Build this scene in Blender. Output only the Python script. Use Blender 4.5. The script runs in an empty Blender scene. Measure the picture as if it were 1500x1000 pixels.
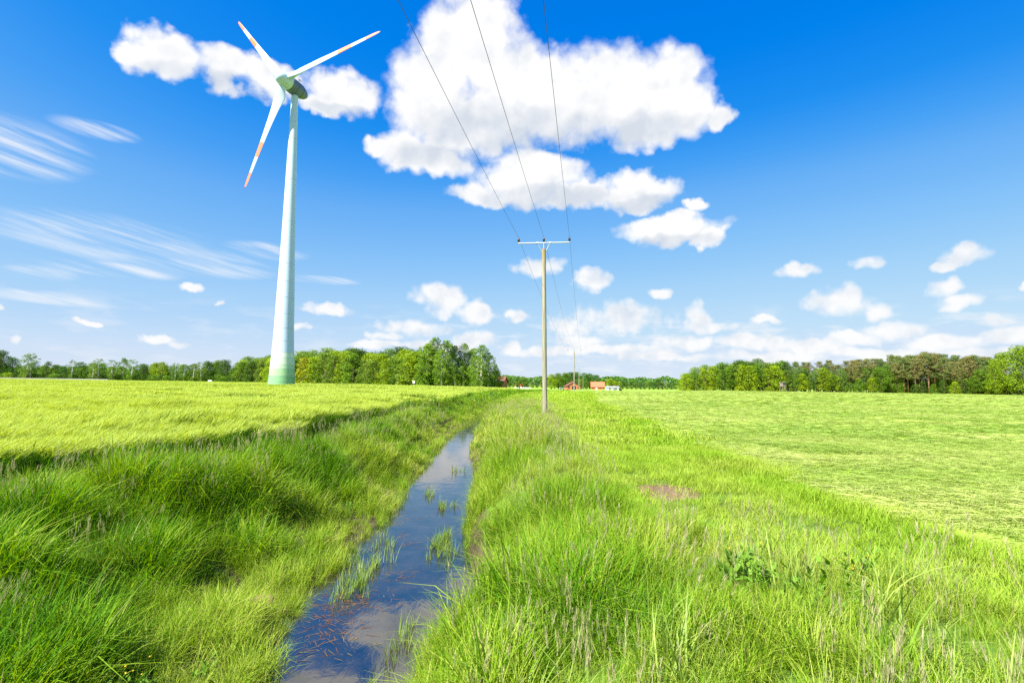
import bpy, math, random
import numpy as np
from mathutils import Matrix, Vector
PI = math.pi
rad = math.radians
S = bpy.context.scene
COL = S.collection
rng = np.random.default_rng(7)

# ------------------------------------------------------------------ camera
F, CX, CY, CZ = 800., 750., 500., 1.75          # focal length in pixels of the 1500 px frame
PITCH, ROLL = math.atan(62 / F), rad(0.8)
fw = np.array([0, math.cos(PITCH), math.sin(PITCH)]); r0 = np.array([1., 0, 0]); u0 = np.cross(r0, fw)
CR = r0 * math.cos(ROLL) + u0 * math.sin(ROLL); CU = -r0 * math.sin(ROLL) + u0 * math.cos(ROLL)
cam = bpy.data.cameras.new('camera'); camo = bpy.data.objects.new('camera', cam); COL.objects.link(camo)
cam.sensor_width = 36; cam.lens = 36 * F / 1500; cam.clip_start = .05; cam.clip_end = 20000
m = Matrix.Identity(4)
for i in range(3):
    m[i][0] = CR[i]; m[i][1] = CU[i]; m[i][2] = -fw[i]
m[2][3] = CZ
camo.matrix_world = m
S.camera = camo
def ray(px, py):
    d = fw * F + CR * (px - CX) + CU * (CY - py); return d / np.linalg.norm(d)
def at_y(px, py, y):
    d = ray(px, py); return np.array([0, 0, CZ]) + d * (y / d[1])
def at_z(px, py, z):
    d = ray(px, py); return np.array([0, 0, CZ]) + d * ((z - CZ) / d[2])
def hor(px): return 562 + (px - 750) * math.tan(ROLL)

# ------------------------------------------------------------------ view / render settings
S.view_settings.view_transform = 'Standard'; S.view_settings.look = 'None'
S.view_settings.gamma = 1; S.view_settings.use_curve_mapping = False
EXPO = 1.5
S.view_settings.exposure = EXPO
S.render.engine = 'CYCLES'
c = S.cycles
c.max_bounces = 6; c.diffuse_bounces = 3; c.glossy_bounces = 3; c.transmission_bounces = 4; c.transparent_max_bounces = 4
c.caustics_reflective = False; c.caustics_refractive = False
c.use_denoising = False
c.sample_clamp_indirect = 6

# ------------------------------------------------------------------ sun
SUN_AZ, SUN_EL = rad(-133), rad(50)
sd = Vector((math.sin(SUN_AZ) * math.cos(SUN_EL), math.cos(SUN_AZ) * math.cos(SUN_EL), math.sin(SUN_EL)))
sun = bpy.data.lights.new('sun', 'SUN'); sun.energy = 5.0; sun.angle = rad(.53); sun.color = (1, .955, .87)
suno = bpy.data.objects.new('sun', sun); COL.objects.link(suno)
suno.rotation_euler = sd.to_track_quat('Z', 'Y').to_euler(); suno.location = (-40, -40, 60)

# ------------------------------------------------------------------ node helper
class NT:
    def __init__(s, tree): s.t = tree; s.n = tree.nodes; s.l = tree.links
    def new(s, typ, **kw):
        n = s.n.new(typ)
        for k, v in kw.items(): setattr(n, k, v)
        return n
    def put(s, sock, v):
        if isinstance(v, bpy.types.NodeSocket): s.l.new(v, sock)
        elif v is not None: sock.default_value = v
    def math(s, op, a, b=None, c=None, clamp=False):
        n = s.new('ShaderNodeMath', operation=op, use_clamp=clamp)
        s.put(n.inputs[0], a)
        if b is not None: s.put(n.inputs[1], b)
        if c is not None: s.put(n.inputs[2], c)
        return n.outputs[0]
    def vmath(s, op, a, b=None, out=0):
        n = s.new('ShaderNodeVectorMath', operation=op)
        s.put(n.inputs[0], a)
        if b is not None: s.put(n.inputs[1], b)
        return n.outputs[out]
    def sstep(s, x, a, b):
        n = s.new('ShaderNodeMapRange', interpolation_type='SMOOTHSTEP')
        if a > b: x = s.math('MULTIPLY', x, -1); a, b = -a, -b
        s.put(n.inputs[0], x); n.inputs[1].default_value = a; n.inputs[2].default_value = b
        return n.outputs[0]
    def noise(s, vec, scale, detail=3, rough=.55, dist=0, out=0):
        n = s.new('ShaderNodeTexNoise'); s.put(n.inputs['Vector'], vec)
        n.inputs['Scale'].default_value = scale; n.inputs['Detail'].default_value = detail
        n.inputs['Roughness'].default_value = rough; n.inputs['Distortion'].default_value = dist
        return n.outputs[out]
    def mix(s, f, a, b):
        n = s.new('ShaderNodeMix', data_type='RGBA')
        s.put(n.inputs[0], f); s.put(n.inputs[6], a); s.put(n.inputs[7], b)
        return n.outputs[2]
    def ramp(s, f, stops, interp='LINEAR'):
        n = s.new('ShaderNodeValToRGB'); s.put(n.inputs[0], f); cr = n.color_ramp; cr.interpolation = interp
        while len(cr.elements) < len(stops): cr.elements.new(.5)
        for e, (p, col) in zip(cr.elements, stops): e.position = p; e.color = (*col, 1)
        return n.outputs[0]
    def comb(s, x, y, z):
        n = s.new('ShaderNodeCombineXYZ')
        for i, v in enumerate((x, y, z)): s.put(n.inputs[i], v)
        return n.outputs[0]

# ------------------------------------------------------------------ world: Nishita sky with clouds at their directions
W = bpy.data.worlds.new('World'); S.world = W; W.use_nodes = True
W.node_tree.nodes.clear(); N = NT(W.node_tree)
sky = N.new('ShaderNodeTexSky', sky_type='NISHITA', sun_disc=False)
sky.sun_elevation = SUN_EL; sky.sun_rotation = SUN_AZ
sky.altitude = 50; sky.air_density = 1.0; sky.dust_density = .6; sky.ozone_density = 2.0
# the photograph's film response for the sky as a whole: per-channel curve on the Nishita colour
BGS = .1; KD = BGS * 2 ** EXPO
def scaled(v, k):
    o = N.vmath('SCALE', v); o.node.inputs[3].default_value = k; return o
cvn = N.new('ShaderNodeRGBCurve'); N.l.new(scaled(sky.outputs[0], .222 / 3), cvn.inputs['Color'])
for ch, pts in enumerate(([(0, 0), (1.0, .0), (1.22, .015), (1.42, .065), (1.62, .14), (2.1, .24), (2.85, .376), (3.75, .485), (5, .578), (6.5, .64), (13.5, .66)],
                          [(0, 0), (1.0, .13), (1.75, .235), (2.05, .29), (2.35, .365), (2.65, .44), (3.35, .546), (4.25, .645), (5.3, .716), (6.2, .76), (13.5, .79)],
                          [(0, 0), (1.5, .58), (2.8, .82), (3.2, .86), (4, .915), (5.2, .95), (13.5, .955)])):
    pts = [(a_ * .074, b_) for a_, b_ in pts]
    cu = cvn.mapping.curves[ch]
    while len(cu.points) < len(pts): cu.points.new(.5, .5)
    for p_, (a_, b_) in zip(cu.points, pts): p_.location = (a_, b_); p_.handle_type = 'VECTOR'
cvn.mapping.update()
skyc = scaled(cvn.outputs[0], 1 / KD)
def disp(r, g, b): return (r / KD, g / KD, b / KD, 1)
tc = N.new('ShaderNodeTexCoord'); d = N.vmath('NORMALIZE', tc.outputs['Generated'])
sep = N.new('ShaderNodeSeparateXYZ'); N.l.new(d, sep.inputs[0])
az = N.math('ARCTAN2', sep.outputs[0], sep.outputs[1]); el = N.math('ARCSINE', sep.outputs[2])
# wobble the coordinates for billowing outlines
def azel(px, py):
    v = ray(px, py); return math.atan2(v[0], v[1]), math.asin(v[2])
n1 = N.noise(d, 9, 3, .55, out=1); n2 = N.noise(d, 34, 3, .55, out=1)
w1 = N.vmath('SCALE', N.vmath('SUBTRACT', n1, (.5, .5, .5))); w1.node.inputs[3].default_value = .085
w2 = N.vmath('SCALE', N.vmath('SUBTRACT', n2, (.5, .5, .5))); w2.node.inputs[3].default_value = .032
P0 = N.comb(az, el, 0)
P = N.vmath('ADD', P0, N.vmath('ADD', w1, w2))
Psoft = N.vmath('ADD', P0, w2)
ESPLIT = azel(980, 370)[1]
def blob_field(blobs, coord, part=None):
    tot = None
    for (px, py, rx, ry) in blobs:
        a0, e0 = azel(px, py)
        a1, _ = azel(px + rx, py); a2, _ = azel(px - rx, py); _, e1 = azel(px, py - ry); _, e2 = azel(px, py + ry)
        ra, re = abs(a1 - a2) / 2, abs(e1 - e2) / 2
        if part == 'high' and e0 + re + .035 < ESPLIT: continue
        if part == 'low' and e0 - re - .035 > ESPLIT: continue
        q = N.vmath('MULTIPLY', N.vmath('SUBTRACT', coord, (a0, e0, 0)), (1 / ra, 1 / re, 0))
        f = N.math('SUBTRACT', 1, N.vmath('DOT_PRODUCT', q, q, out=1))
        if tot is None: tot = f
        else: tot = N.math('SMOOTH_MAX', tot, f, .35)
    return tot
big = [(690, 62, 85, 78), (640, 135, 75, 80), (780, 140, 120, 85), (900, 135, 115, 80), (985, 125, 62, 68), (1012, 165, 48, 50),
       (1066, 174, 22, 24), (700, 185, 120, 52), (600, 222, 62, 36), (640, 236, 62, 26), (945, 190, 70, 32), (548, 215, 24, 18),
       (770, 262, 90, 40), (700, 287, 55, 22), (935, 280, 58, 30), (850, 285, 80, 22), (795, 242, 60, 22),
       (980, 337, 75, 24), (1042, 347, 24, 16), (1014, 294, 13, 12), (1000, 318, 30, 16)]
left = [(240, 85, 62, 36), (330, 107, 75, 33), (400, 118, 60, 26), (500, 130, 56, 36), (470, 143, 45, 18), (200, 80, 28, 20)]
low = [(790, 390, 48, 17), (872, 406, 26, 18), (650, 436, 46, 26), (700, 460, 30, 20), (910, 470, 76, 32), (835, 482, 42, 18), (1025, 465, 25, 27),
       (965, 427, 25, 10), (1155, 393, 40, 14), (1275, 383, 30, 12), (1412, 368, 42, 17), (1375, 385, 24, 9), (1235, 440, 62, 28), (1320, 478, 62, 18), (1285, 452, 36, 18),
       (1385, 418, 30, 17), (1420, 440, 40, 14), (1460, 468, 38, 11), (1120, 470, 24, 7), (478, 458, 40, 10), (600, 480, 55, 14), (570, 492, 40, 9),
       (760, 466, 25, 9), (690, 495, 40, 12), (745, 510, 16, 14), (240, 497, 45, 9), (268, 506, 22, 8), (285, 420, 20, 8), (135, 477, 17, 6), (40, 503, 15, 8),
       (330, 443, 10, 5), (1000, 500, 60, 13), (1100, 500, 70, 14), (1190, 505, 60, 14), (1260, 492, 60, 12), (900, 510, 80, 10), (1400, 500, 70, 14), (1480, 490, 50, 16),
       (640, 505, 60, 8), (790, 515, 60, 9), (850, 498, 50, 10), (980, 520, 90, 9), (1130, 520, 90, 9), (1290, 515, 80, 10), (1440, 515, 70, 9), (1050, 480, 40, 10), (1495, 425, 12, 8), (440, 483, 22, 9), (5, 455, 14, 6), (560, 505, 60, 7)]
def billow(scale):
    v = N.new('ShaderNodeTexVoronoi', feature='F1'); N.l.new(N.vmath('ADD', d, w2), v.inputs['Vector']); v.inputs['Scale'].default_value = scale
    return N.math('SUBTRACT', .42, v.outputs['Distance'])
puff = N.math('ADD', N.math('MULTIPLY', billow(20), .7), N.math('MULTIPLY', billow(52), .4))
edge = N.math('ADD', N.math('MULTIPLY', N.math('SUBTRACT', N.noise(d, 30, 4, .55), .5), .8), puff)
# light and shade on the billows: relief of the cloud noise seen against the sun's side
bA = N.noise(d, 17, 3, .5); bB = N.noise(N.vmath('ADD', d, (-.012, -.008, .016)), 17, 3, .5)
emb = N.math('MULTIPLY', N.math('SUBTRACT', bB, bA), 3.0)
Plow = N.vmath('ADD', P0, N.vmath('MULTIPLY', N.vmath('ADD', w1, w2), (.8, .5, 0)))
cirrus_ = [(160, 350, 190, 36), (300, 385, 130, 22), (20, 215, 130, 48), (90, 437, 120, 11), (170, 395, 110, 12), (390, 368, 70, 14), (140, 190, 70, 14), (470, 410, 60, 7), (60, 400, 60, 12)]
base_ = [(770, 192, 160, 34), (640, 228, 70, 20), (940, 195, 80, 22), (800, 290, 120, 16), (940, 298, 55, 13), (985, 354, 65, 10), (330, 128, 100, 15), (500, 158, 50, 10)]  # grey undersides: shade painted into the cloud colour at fixed spots
rot = N.new('ShaderNodeVectorRotate', rotation_type='Z_AXIS'); N.l.new(P0, rot.inputs[0]); rot.inputs['Angle'].default_value = rad(12)
cn = N.noise(N.vmath('MULTIPLY', rot.outputs[0], (2.2, 30, 1)), 1.7, 6, .62, .15)
# pale haze low in the sky
hz_ = N.math('MULTIPLY', N.math('SUBTRACT', 1, N.sstep(el, -.01, .10)), .8)
sky1 = N.mix(hz_, skyc, disp(.72, .82, .93))
def half(part):
    out = sky1
    cb = blob_field(cirrus_, P0, part)
    ci = N.math('MULTIPLY', N.math('MULTIPLY', N.sstep(cn, .36, .74), N.sstep(cb, -.25, .9)), .85)
    if part == 'low':
        # banks of flat cloud near the horizon
        bn = N.noise(N.comb(N.math('MULTIPLY', az, 8), N.math('MULTIPLY', el, 34), 0), 1.6, 5, .58)
        right_ = N.math('ADD', .45, N.math('MULTIPLY', N.sstep(az, -.35, 0), .55))
        band = N.math('MULTIPLY', N.sstep(N.math('ADD', bn, N.math('MULTIPLY', puff, .12)), .45, .68), N.math('MULTIPLY', N.sstep(el, .0, .03), N.math('SUBTRACT', 1, N.sstep(el, .09, .15))))
        out = N.mix(N.math('MULTIPLY', N.math('MULTIPLY', band, right_), .55), out, disp(.93, .95, .985))
    out = N.mix(ci, out, disp(.93, .96, 1.0))
    Fl = blob_field(low, Plow, part)
    al = N.math('MULTIPLY', N.sstep(N.math('ADD', Fl, N.math('MULTIPLY', edge, 1.4)), -.25, .75), .95)
    shl = N.math('ADD', N.math('MULTIPLY', N.sstep(N.noise(d, 20, 3, .55), .44, .72), .45), N.math('MULTIPLY', emb, 1.0), clamp=True)
    out = N.mix(al, out, N.mix(shl, disp(1.0, 1.0, 1.0), disp(.72, .79, .89)))
    Fb = blob_field(big + left, P, part)
    if part == 'high':
        # scattered cumulus goes on round the rest of the sky
        gen = N.noise(N.vmath('MULTIPLY', d, (1, 1, 2.2)), 2.6, 5, .55)
        away = N.sstep(N.math('ABSOLUTE', az), .8, 1.1)
        Fb = N.math('MAXIMUM', Fb, N.math('SUBTRACT', N.math('MULTIPLY', N.math('SUBTRACT', gen, .56), 9), N.math('MULTIPLY', N.math('SUBTRACT', 1, away), 9)))
    ab = N.sstep(N.math('ADD', Fb, N.math('MULTIPLY', edge, .8)), -.32, .6)
    bs = N.sstep(blob_field(base_, Plow, part), -.9, .9)
    sh = N.math('ADD', N.math('MULTIPLY', bs, .85), N.math('MULTIPLY', emb, .7), clamp=True)
    out = N.mix(ab, out, N.mix(sh, disp(1.03, 1.03, 1.03), disp(.68, .74, .83)))
    bg = N.new('ShaderNodeBackground'); N.l.new(out, bg.inputs[0]); bg.inputs[1].default_value = BGS
    return bg.outputs[0]
mx_ = N.new('ShaderNodeMixShader'); N.put(mx_.inputs[0], N.math('GREATER_THAN', el, ESPLIT))
N.l.new(half('low'), mx_.inputs[1]); N.l.new(half('high'), mx_.inputs[2])
wo = N.new('ShaderNodeOutputWorld'); N.l.new(mx_.outputs[0], wo.inputs[0])
W.cycles.sampling_method = 'MANUAL'; W.cycles.sample_map_resolution = 512

# ------------------------------------------------------------------ materials
def mat(name):
    m = bpy.data.materials.new(name); m.use_nodes = True; m.node_tree.nodes.clear()
    n = NT(m.node_tree); o = n.new('ShaderNodeOutputMaterial'); return m, n, o
def principled(n, o, col, rough=.7, spec=.3, metal=0, bump=None, bstr=.3, bdist=.02):
    b = n.new('ShaderNodeBsdfPrincipled')
    n.put(b.inputs['Base Color'], col if isinstance(col, bpy.types.NodeSocket) else (*col, 1))
    n.put(b.inputs['Roughness'], rough); b.inputs['Specular IOR Level'].default_value = spec; b.inputs['Metallic'].default_value = metal
    if bump is not None:
        bn = n.new('ShaderNodeBump'); bn.inputs['Strength'].default_value = bstr; bn.inputs['Distance'].default_value = bdist
        n.l.new(bump, bn.inputs['Height']); n.l.new(bn.outputs[0], b.inputs['Normal'])
    n.l.new(b.outputs[0], o.inputs[0]); return b
def simple(name, col, rough=.6, spec=.3, metal=0, var=.12, scale=3.):
    m, n, o = mat(name)
    t = n.new('ShaderNodeTexCoord')
    f = n.noise(t.outputs['Object'], scale, 4)
    a = tuple(x * (1 - var) for x in col); b = tuple(min(1, x * (1 + var)) for x in col)
    principled(n, o, n.mix(f, (*a, 1), (*b, 1)), rough, spec, metal, bump=f, bstr=.1)
    return m
def leafy(name, stops, trans=.35, rough=.55, obj_tint=False, head=None, inst=True, patch=.25, pscale=.6, spec=.25):
    """foliage: colour from a random value per blade, an instance tint and slow patches over the ground"""
    m, n, o = mat(name)
    at = n.new('ShaderNodeAttribute', attribute_name='d'); sp = n.new('ShaderNodeSeparateColor'); n.l.new(at.outputs['Color'], sp.inputs[0])
    v = n.math('MULTIPLY', sp.outputs[0], .5)
    if inst:
        it = n.new('ShaderNodeAttribute', attribute_name='tint', attribute_type='INSTANCER')
        v = n.math('ADD', v, n.math('MULTIPLY', it.outputs['Fac'], .5))
    else: v = n.math('ADD', v, .25)
    g = n.new('ShaderNodeNewGeometry')
    v = n.math('ADD', v, n.math('MULTIPLY', n.math('SUBTRACT', n.noise(g.outputs['Position'], pscale, 3), .5), patch * 2), clamp=True)
    col = n.ramp(v, stops)
    if head is not None:
        col = n.mix(sp.outputs[2], col, (*head, 1))
    if obj_tint:
        oi = n.new('ShaderNodeObjectInfo')
        mm = n.new('ShaderNodeMix', data_type='RGBA', blend_type='MULTIPLY'); mm.inputs[0].default_value = 1
        n.l.new(col, mm.inputs[6]); n.l.new(oi.outputs['Color'], mm.inputs[7]); col = mm.outputs[2]
    b = n.new('ShaderNodeBsdfPrincipled'); n.l.new(col, b.inputs['Base Color']); b.inputs['Roughness'].default_value = rough
    b.inputs['Specular IOR Level'].default_value = spec
    tr = n.new('ShaderNodeBsdfTranslucent')
    hsn = n.new('ShaderNodeHueSaturation'); hsn.inputs['Hue'].default_value = .485; hsn.inputs['Saturation'].default_value = 1.1; hsn.inputs['Value'].default_value = 1.15
    n.l.new(col, hsn.inputs['Color']); n.l.new(hsn.outputs[0], tr.inputs[0])
    mx = n.new('ShaderNodeMixShader'); mx.inputs[0].default_value = trans
    n.l.new(b.outputs[0], mx.inputs[1]); n.l.new(tr.outputs[0], mx.inputs[2]); n.l.new(mx.outputs[0], o.inputs[0])
    return m
M = {}
M['bank'] = leafy('bank_grass', [(0, (.045, .16, .003)), (.3, (.10, .26, .005)), (.6, (.25, .38, .02)), (1, (.45, .48, .11))], .4, spec=.12, head=(.44, .38, .17))
M['seed'] = leafy('seed_grass', [(0, (.22, .31, .04)), (1, (.38, .40, .13))], .35, head=(.43, .385, .22))
M['short'] = leafy('short_grass', [(0, (.13, .31, .01)), (.5, (.28, .42, .03)), (1, (.44, .48, .11))], .4, spec=.12)
M['barley'] = leafy('barley', [(0, (.045, .17, .02)), (.5, (.15, .31, .015)), (1, (.29, .40, .03))], .4, head=(.42, .50, .075), pscale=.25, patch=.35)
M['mown'] = leafy('mown_grass', [(0, (.10, .22, .03)), (.4, (.23, .35, .045)), (.75, (.37, .44, .11)), (1, (.50, .51, .20))], .3, pscale=.35, patch=.14)
M['weed'] = leafy('water_weed', [(0, (.06, .03, .018)), (.6, (.16, .075, .04)), (1, (.20, .17, .05))], .1)
M['reed'] = leafy('reed', [(0, (.10, .24, .02)), (1, (.33, .40, .08))], .35)
M['straw'] = leafy('dry_grass', [(0, (.16, .11, .06)), (1, (.34, .27, .15))], .2)
M['leaf'] = leafy('tree_leaf', [(0, (.045, .10, .008)), (.5, (.10, .19, .012)), (1, (.18, .28, .018))], .36, obj_tint=True, inst=False, pscale=.5, patch=.2)
M['needle'] = leafy('pine_needle', [(0, (.05, .085, .02)), (.6, (.10, .125, .04)), (1, (.17, .16, .065))], .15, obj_tint=True, inst=False, pscale=.5, patch=.2)
def bark(name, a, b, scale=3):
    m, n, o = mat(name); t = n.new('ShaderNodeTexCoord')
    v = n.vmath('MULTIPLY', t.outputs['Object'], (1, 1, .25)); f = n.noise(v, scale, 5, .65)
    principled(n, o, n.ramp(f, [(.35, a), (.65, b)]), .85, .2, bump=f, bstr=.5, bdist=.05); return m
M['bark'] = bark('bark', (.06, .045, .03), (.16, .13, .09))
M['birch'] = bark('birch_bark', (.30, .28, .25), (.75, .72, .66))
M['pinebark'] = bark('pine_bark', (.13, .075, .045), (.33, .20, .12))
def wood_pole():
    m, n, o = mat('weathered_pole'); t = n.new('ShaderNodeTexCoord')
    v = n.vmath('MULTIPLY', t.outputs['Object'], (14, 14, .5)); f = n.noise(v, 1.6, 6, .65)
    g = n.noise(t.outputs['Object'], .9, 3)
    col = n.mix(n.sstep(g, .4, .65), n.ramp(f, [(.3, (.17, .145, .10)), (.7, (.40, .36, .27))]), n.ramp(f, [(.3, (.16, .16, .10)), (.7, (.36, .36, .23))]))
    sp = n.new('ShaderNodeSeparateXYZ'); n.l.new(t.outputs['Object'], sp.inputs[0])
    col = n.mix(n.sstep(sp.outputs[2], 8.2, 9.0), col, n.ramp(f, [(.3, (.20, .14, .06)), (.7, (.36, .28, .13))]))
    principled(n, o, col, .85, .2, bump=f, bstr=.5, bdist=.01); return m
M['pole'] = wood_pole()
M['galv'] = simple('galvanised_steel', (.36, .40, .43), .45, .5, .4)
M['ceramic'] = simple('brown_ceramic', (.05, .022, .018), .2, .6)
M['wire'] = simple('wire', (.10, .10, .10), .5, .4, .5)
M['turb'] = simple('turbine_paint', (.50, .62, .78), .38, .4, var=.015, scale=.4)
M['nac'] = simple('nacelle_shell', (.11, .15, .27), .45, .4, var=.06, scale=.6)
M['orange'] = simple('signal_orange', (.74, .19, .075), .45, .35, var=.05)
M['dark'] = simple('dark_metal', (.05, .05, .055), .5, .3)
for i, cc in enumerate([(.20, .40, .20), (.30, .50, .26), (.42, .60, .38), (.54, .68, .50), (.64, .74, .62)]):
    M['band%d' % i] = simple('tower_green_%d' % i, cc, .4, .4, var=.04, scale=.4)
M['roof'] = simple('orange_tiles', (.40, .14, .07), .8, .2, scale=1.2)
M['roofd'] = simple('brown_tiles', (.16, .07, .05), .8, .2, scale=1.2)
M['brick'] = simple('red_brick', (.42, .15, .07), .85, .2, scale=2)
M['white'] = simple('white_paint', (.78, .78, .76), .6, .3, var=.05)
M['greyw'] = simple('grey_timber', (.20, .17, .14), .85, .2)
M['glass'] = simple('dark_glass', (.02, .025, .03), .08, .5)
M['asphalt'] = simple('pale_asphalt', (.30, .29, .28), .9, .2)
M['rubber'] = simple('tyre_rubber', (.02, .02, .02), .8, .2)
M['soil'] = None

# ------------------------------------------------------------------ mesh helpers
class MB:
    def __init__(s): s.v = []; s.f = []
    def add(s, V, Fc):
        o = len(s.v); s.v += [tuple(map(float, p)) for p in V]; s.f += [tuple(i + o for i in f) for f in Fc]
    def box(s, c, sz, rz=0, top=1.0):
        x, y, z = [q / 2 for q in sz]; cs, sn = math.cos(rz), math.sin(rz); V = []
        for k, zz in ((1, -z), (top, z)):
            for a, b in ((-x, -y), (x, -y), (x, y), (-x, y)):
                a *= k; b *= k
                V.append((c[0] + a * cs - b * sn, c[1] + a * sn + b * cs, c[2] + zz))
        s.add(V, [(3, 2, 1, 0), (4, 5, 6, 7), (0, 1, 5, 4), (1, 2, 6, 5), (2, 3, 7, 6), (3, 0, 4, 7)])
    def tube(s, pts, radii, n=8):
        pts = [np.array(p, float) for p in pts]; k = len(pts); V = []
        if not hasattr(radii, '__len__'): radii = [radii] * k
        t0 = pts[1] - pts[0]; t0 /= np.linalg.norm(t0)
        a = np.cross(t0, [0, 0, 1.]) if abs(t0[2]) < .9 else np.cross(t0, [1., 0, 0])
        a /= np.linalg.norm(a)
        for i in range(k):
            t = pts[min(i + 1, k - 1)] - pts[max(i - 1, 0)]; t /= np.linalg.norm(t)
            a = a - t * (a @ t); a /= np.linalg.norm(a); b = np.cross(t, a)
            for j in range(n):
                q = 2 * PI * j / n; V.append(pts[i] + radii[i] * (math.cos(q) * a + math.sin(q) * b))
        Fc = [(i * n + j, i * n + (j + 1) % n, (i + 1) * n + (j + 1) % n, (i + 1) * n + j) for i in range(k - 1) for j in range(n)]
        Fc += [tuple(range(n - 1, -1, -1)), tuple((k - 1) * n + j for j in range(n))]
        s.add(V, Fc)
    def build(s, name, m, parent=None, loc=(0, 0, 0), smooth=False):
        me = bpy.data.meshes.new(name); me.from_pydata(s.v, [], s.f); me.update()
        if smooth:
            me.polygons.foreach_set('use_smooth', [True] * len(me.polygons))
            me.set_sharp_from_angle(angle=rad(40))
        me.materials.append(m)
        o = bpy.data.objects.new(name, me); COL.objects.link(o); o.location = loc
        if parent: o.parent = parent
        return o
def tag(o, label=None, cat=None, group=None, kind=None):
    if label: o['label'] = label
    if cat: o['category'] = cat
    if group: o['group'] = group
    if kind: o['kind'] = kind
    return o
def empty(name, loc, rz=0):
    o = bpy.data.objects.new(name, None); COL.objects.link(o); o.location = loc; o.rotation_euler = (0, 0, rz); o.empty_display_size = .3
    return o
def npmesh(name, V, Q, m, data=None, link=False, smooth=False):
    """quads (n,4) as numpy; data = per-vertex colour (n,3)"""
    me = bpy.data.meshes.new(name)
    V = np.asarray(V, np.float32); Q = np.asarray(Q, np.int32)
    me.vertices.add(len(V)); me.vertices.foreach_set('co', V.ravel())
    me.loops.add(Q.size); me.loops.foreach_set('vertex_index', Q.ravel())
    me.polygons.add(len(Q)); me.polygons.foreach_set('loop_start', np.arange(0, Q.size, 4, dtype=np.int32))
    if smooth: me.polygons.foreach_set('use_smooth', np.ones(len(Q), bool))
    me.update(calc_edges=True)
    if data is not None:
        a = me.color_attributes.new('d', 'FLOAT_COLOR', 'POINT')
        dd = np.ones((len(V), 4), np.float32); dd[:, :3] = data; a.data.foreach_set('color', dd.ravel())
    me.materials.append(m)
    o = bpy.data.objects.new(name, me)
    if link: COL.objects.link(o)
    return o
def vnoise(x, y, s, seed=0):
    """smooth value noise in 0..1, cell size s"""
    x = np.asarray(x, float) / s + 1000 + seed * 17.3; y = np.asarray(y, float) / s + 1000 + seed * 9.1
    xi = np.floor(x).astype(np.int64); yi = np.floor(y).astype(np.int64); fx = x - xi; fy = y - yi
    fx = fx * fx * (3 - 2 * fx); fy = fy * fy * (3 - 2 * fy)
    def h(a, b):
        n = (a * 374761393 + b * 668265263 + seed * 144269) & 0x7fffffff
        n = ((n ^ (n >> 13)) * 1274126177) & 0x7fffffff
        return ((n ^ (n >> 16)) & 0xffff) / 65535.
    return (h(xi, yi) * (1 - fx) + h(xi + 1, yi) * fx) * (1 - fy) + (h(xi, yi + 1) * (1 - fx) + h(xi + 1, yi + 1) * fx) * fy

# ------------------------------------------------------------------ the lie of the land
yk = [-60, 0, 4, 5.7, 6.6, 8, 9.15, 11.2, 13.7, 17.5, 22, 27.3, 36, 50, 84, 130, 230, 400]
xl_ = [-9, -2.3, -2.35, -2.42, -2.6, -2.88, -2.72, -2.68, -2.8, -3.05, -3.15, -3.4, -3.45, -3.1, -1.6, 4.3, 18.3, 42]
xr_ = [-7.6, -.95, -.95, -.9, -.5, -.15, -.6, -.85, -.95, -1.05, -1.5, -1.85, -2.05, -2.1, -.7, 5.2, 19.2, 43]
def xl(y): return np.interp(y, yk, xl_)
def xr(y): return np.interp(y, yk, xr_)
def crop_edge(y): return np.interp(y, [-60, 0, 8.1, 9.6, 13.7, 24.5, 38, 66, 84.5, 130, 230], [-13, -9.5, -7.6, -6.6, -5.6, -6.0, -5.6, -5.0, -4.6, .3, 13.5])
def mown_edge(y): return np.interp(y, [-60, 0, 6.3, 8.4, 19, 34.6, 71, 122, 230], [-2, 6.2, 5.8, 5.1, 5.9, 6.6, 10, 17.5, 33])
def tall_edge(y): return np.interp(y, [-60, 0, 4.2, 4.95, 5.4, 6, 8, 14, 29, 45, 84, 130, 230], [-5, 4.2, 4.0, 3.6, 2.7, 1.95, 1.75, 1.7, 2.4, 2.6, 4, 10.5, 26])
WZ = -1.25
def dip(x, y):
    y = np.maximum(np.asarray(y, float), 1); t = np.clip((y - 110) / 300, 0, 1); a = np.asarray(x, float) / y
    w = np.clip((a + .05) / .07, 0, 1) * np.clip((.38 - a) / .1, 0, 1); w = w * w * (3 - 2 * w)
    return -2.0 * t * w
def height(x, y):
    x = np.asarray(x, float); y = np.asarray(y, float)
    a = xl(y) - x; b = x - xr(y)
    lw = (xl(y) - crop_edge(y)); lw = np.maximum(lw, 2.5)
    t = np.clip(a / lw, 0, 1.2)
    hl = WZ - .06 + np.interp(t, [0, .03, .27, .5, .74, .95, 1.2], [0, .09, .25, .72, 1.24, 1.42, 1.31])
    hr = WZ - .06 + np.interp(b, [0, .06, .16, .45, 1.0, 1.9, 3.0, 5], [0, .22, .40, .66, 1.02, 1.32, 1.38, 1.31])
    hr = hr + .26 * np.exp(-((b - 1.5) / .75) ** 2) * np.clip((y - 5) / 4, 0, 1) * np.clip((30 - y) / 10, 0, 1) * (.4 + 1.2 * vnoise(x, y, 1.8, 14))
    bed = WZ - .06 - .22 * np.clip(np.minimum(-a, -b) / .4, 0, 1)
    h = np.where(a > 0, hl, np.where(b > 0, hr, bed))
    h = h + dip(x, y)
    amp = np.clip(np.maximum(a, b) / 1.0, 0, 1) * np.clip(1 - (np.hypot(x, y) - 60) / 60, 0, 1)
    h = h + amp * ((vnoise(x, y, 1.3, 1) - .5) * .14 + (vnoise(x, y, .5, 2) - .5) * .06)
    return h
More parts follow.
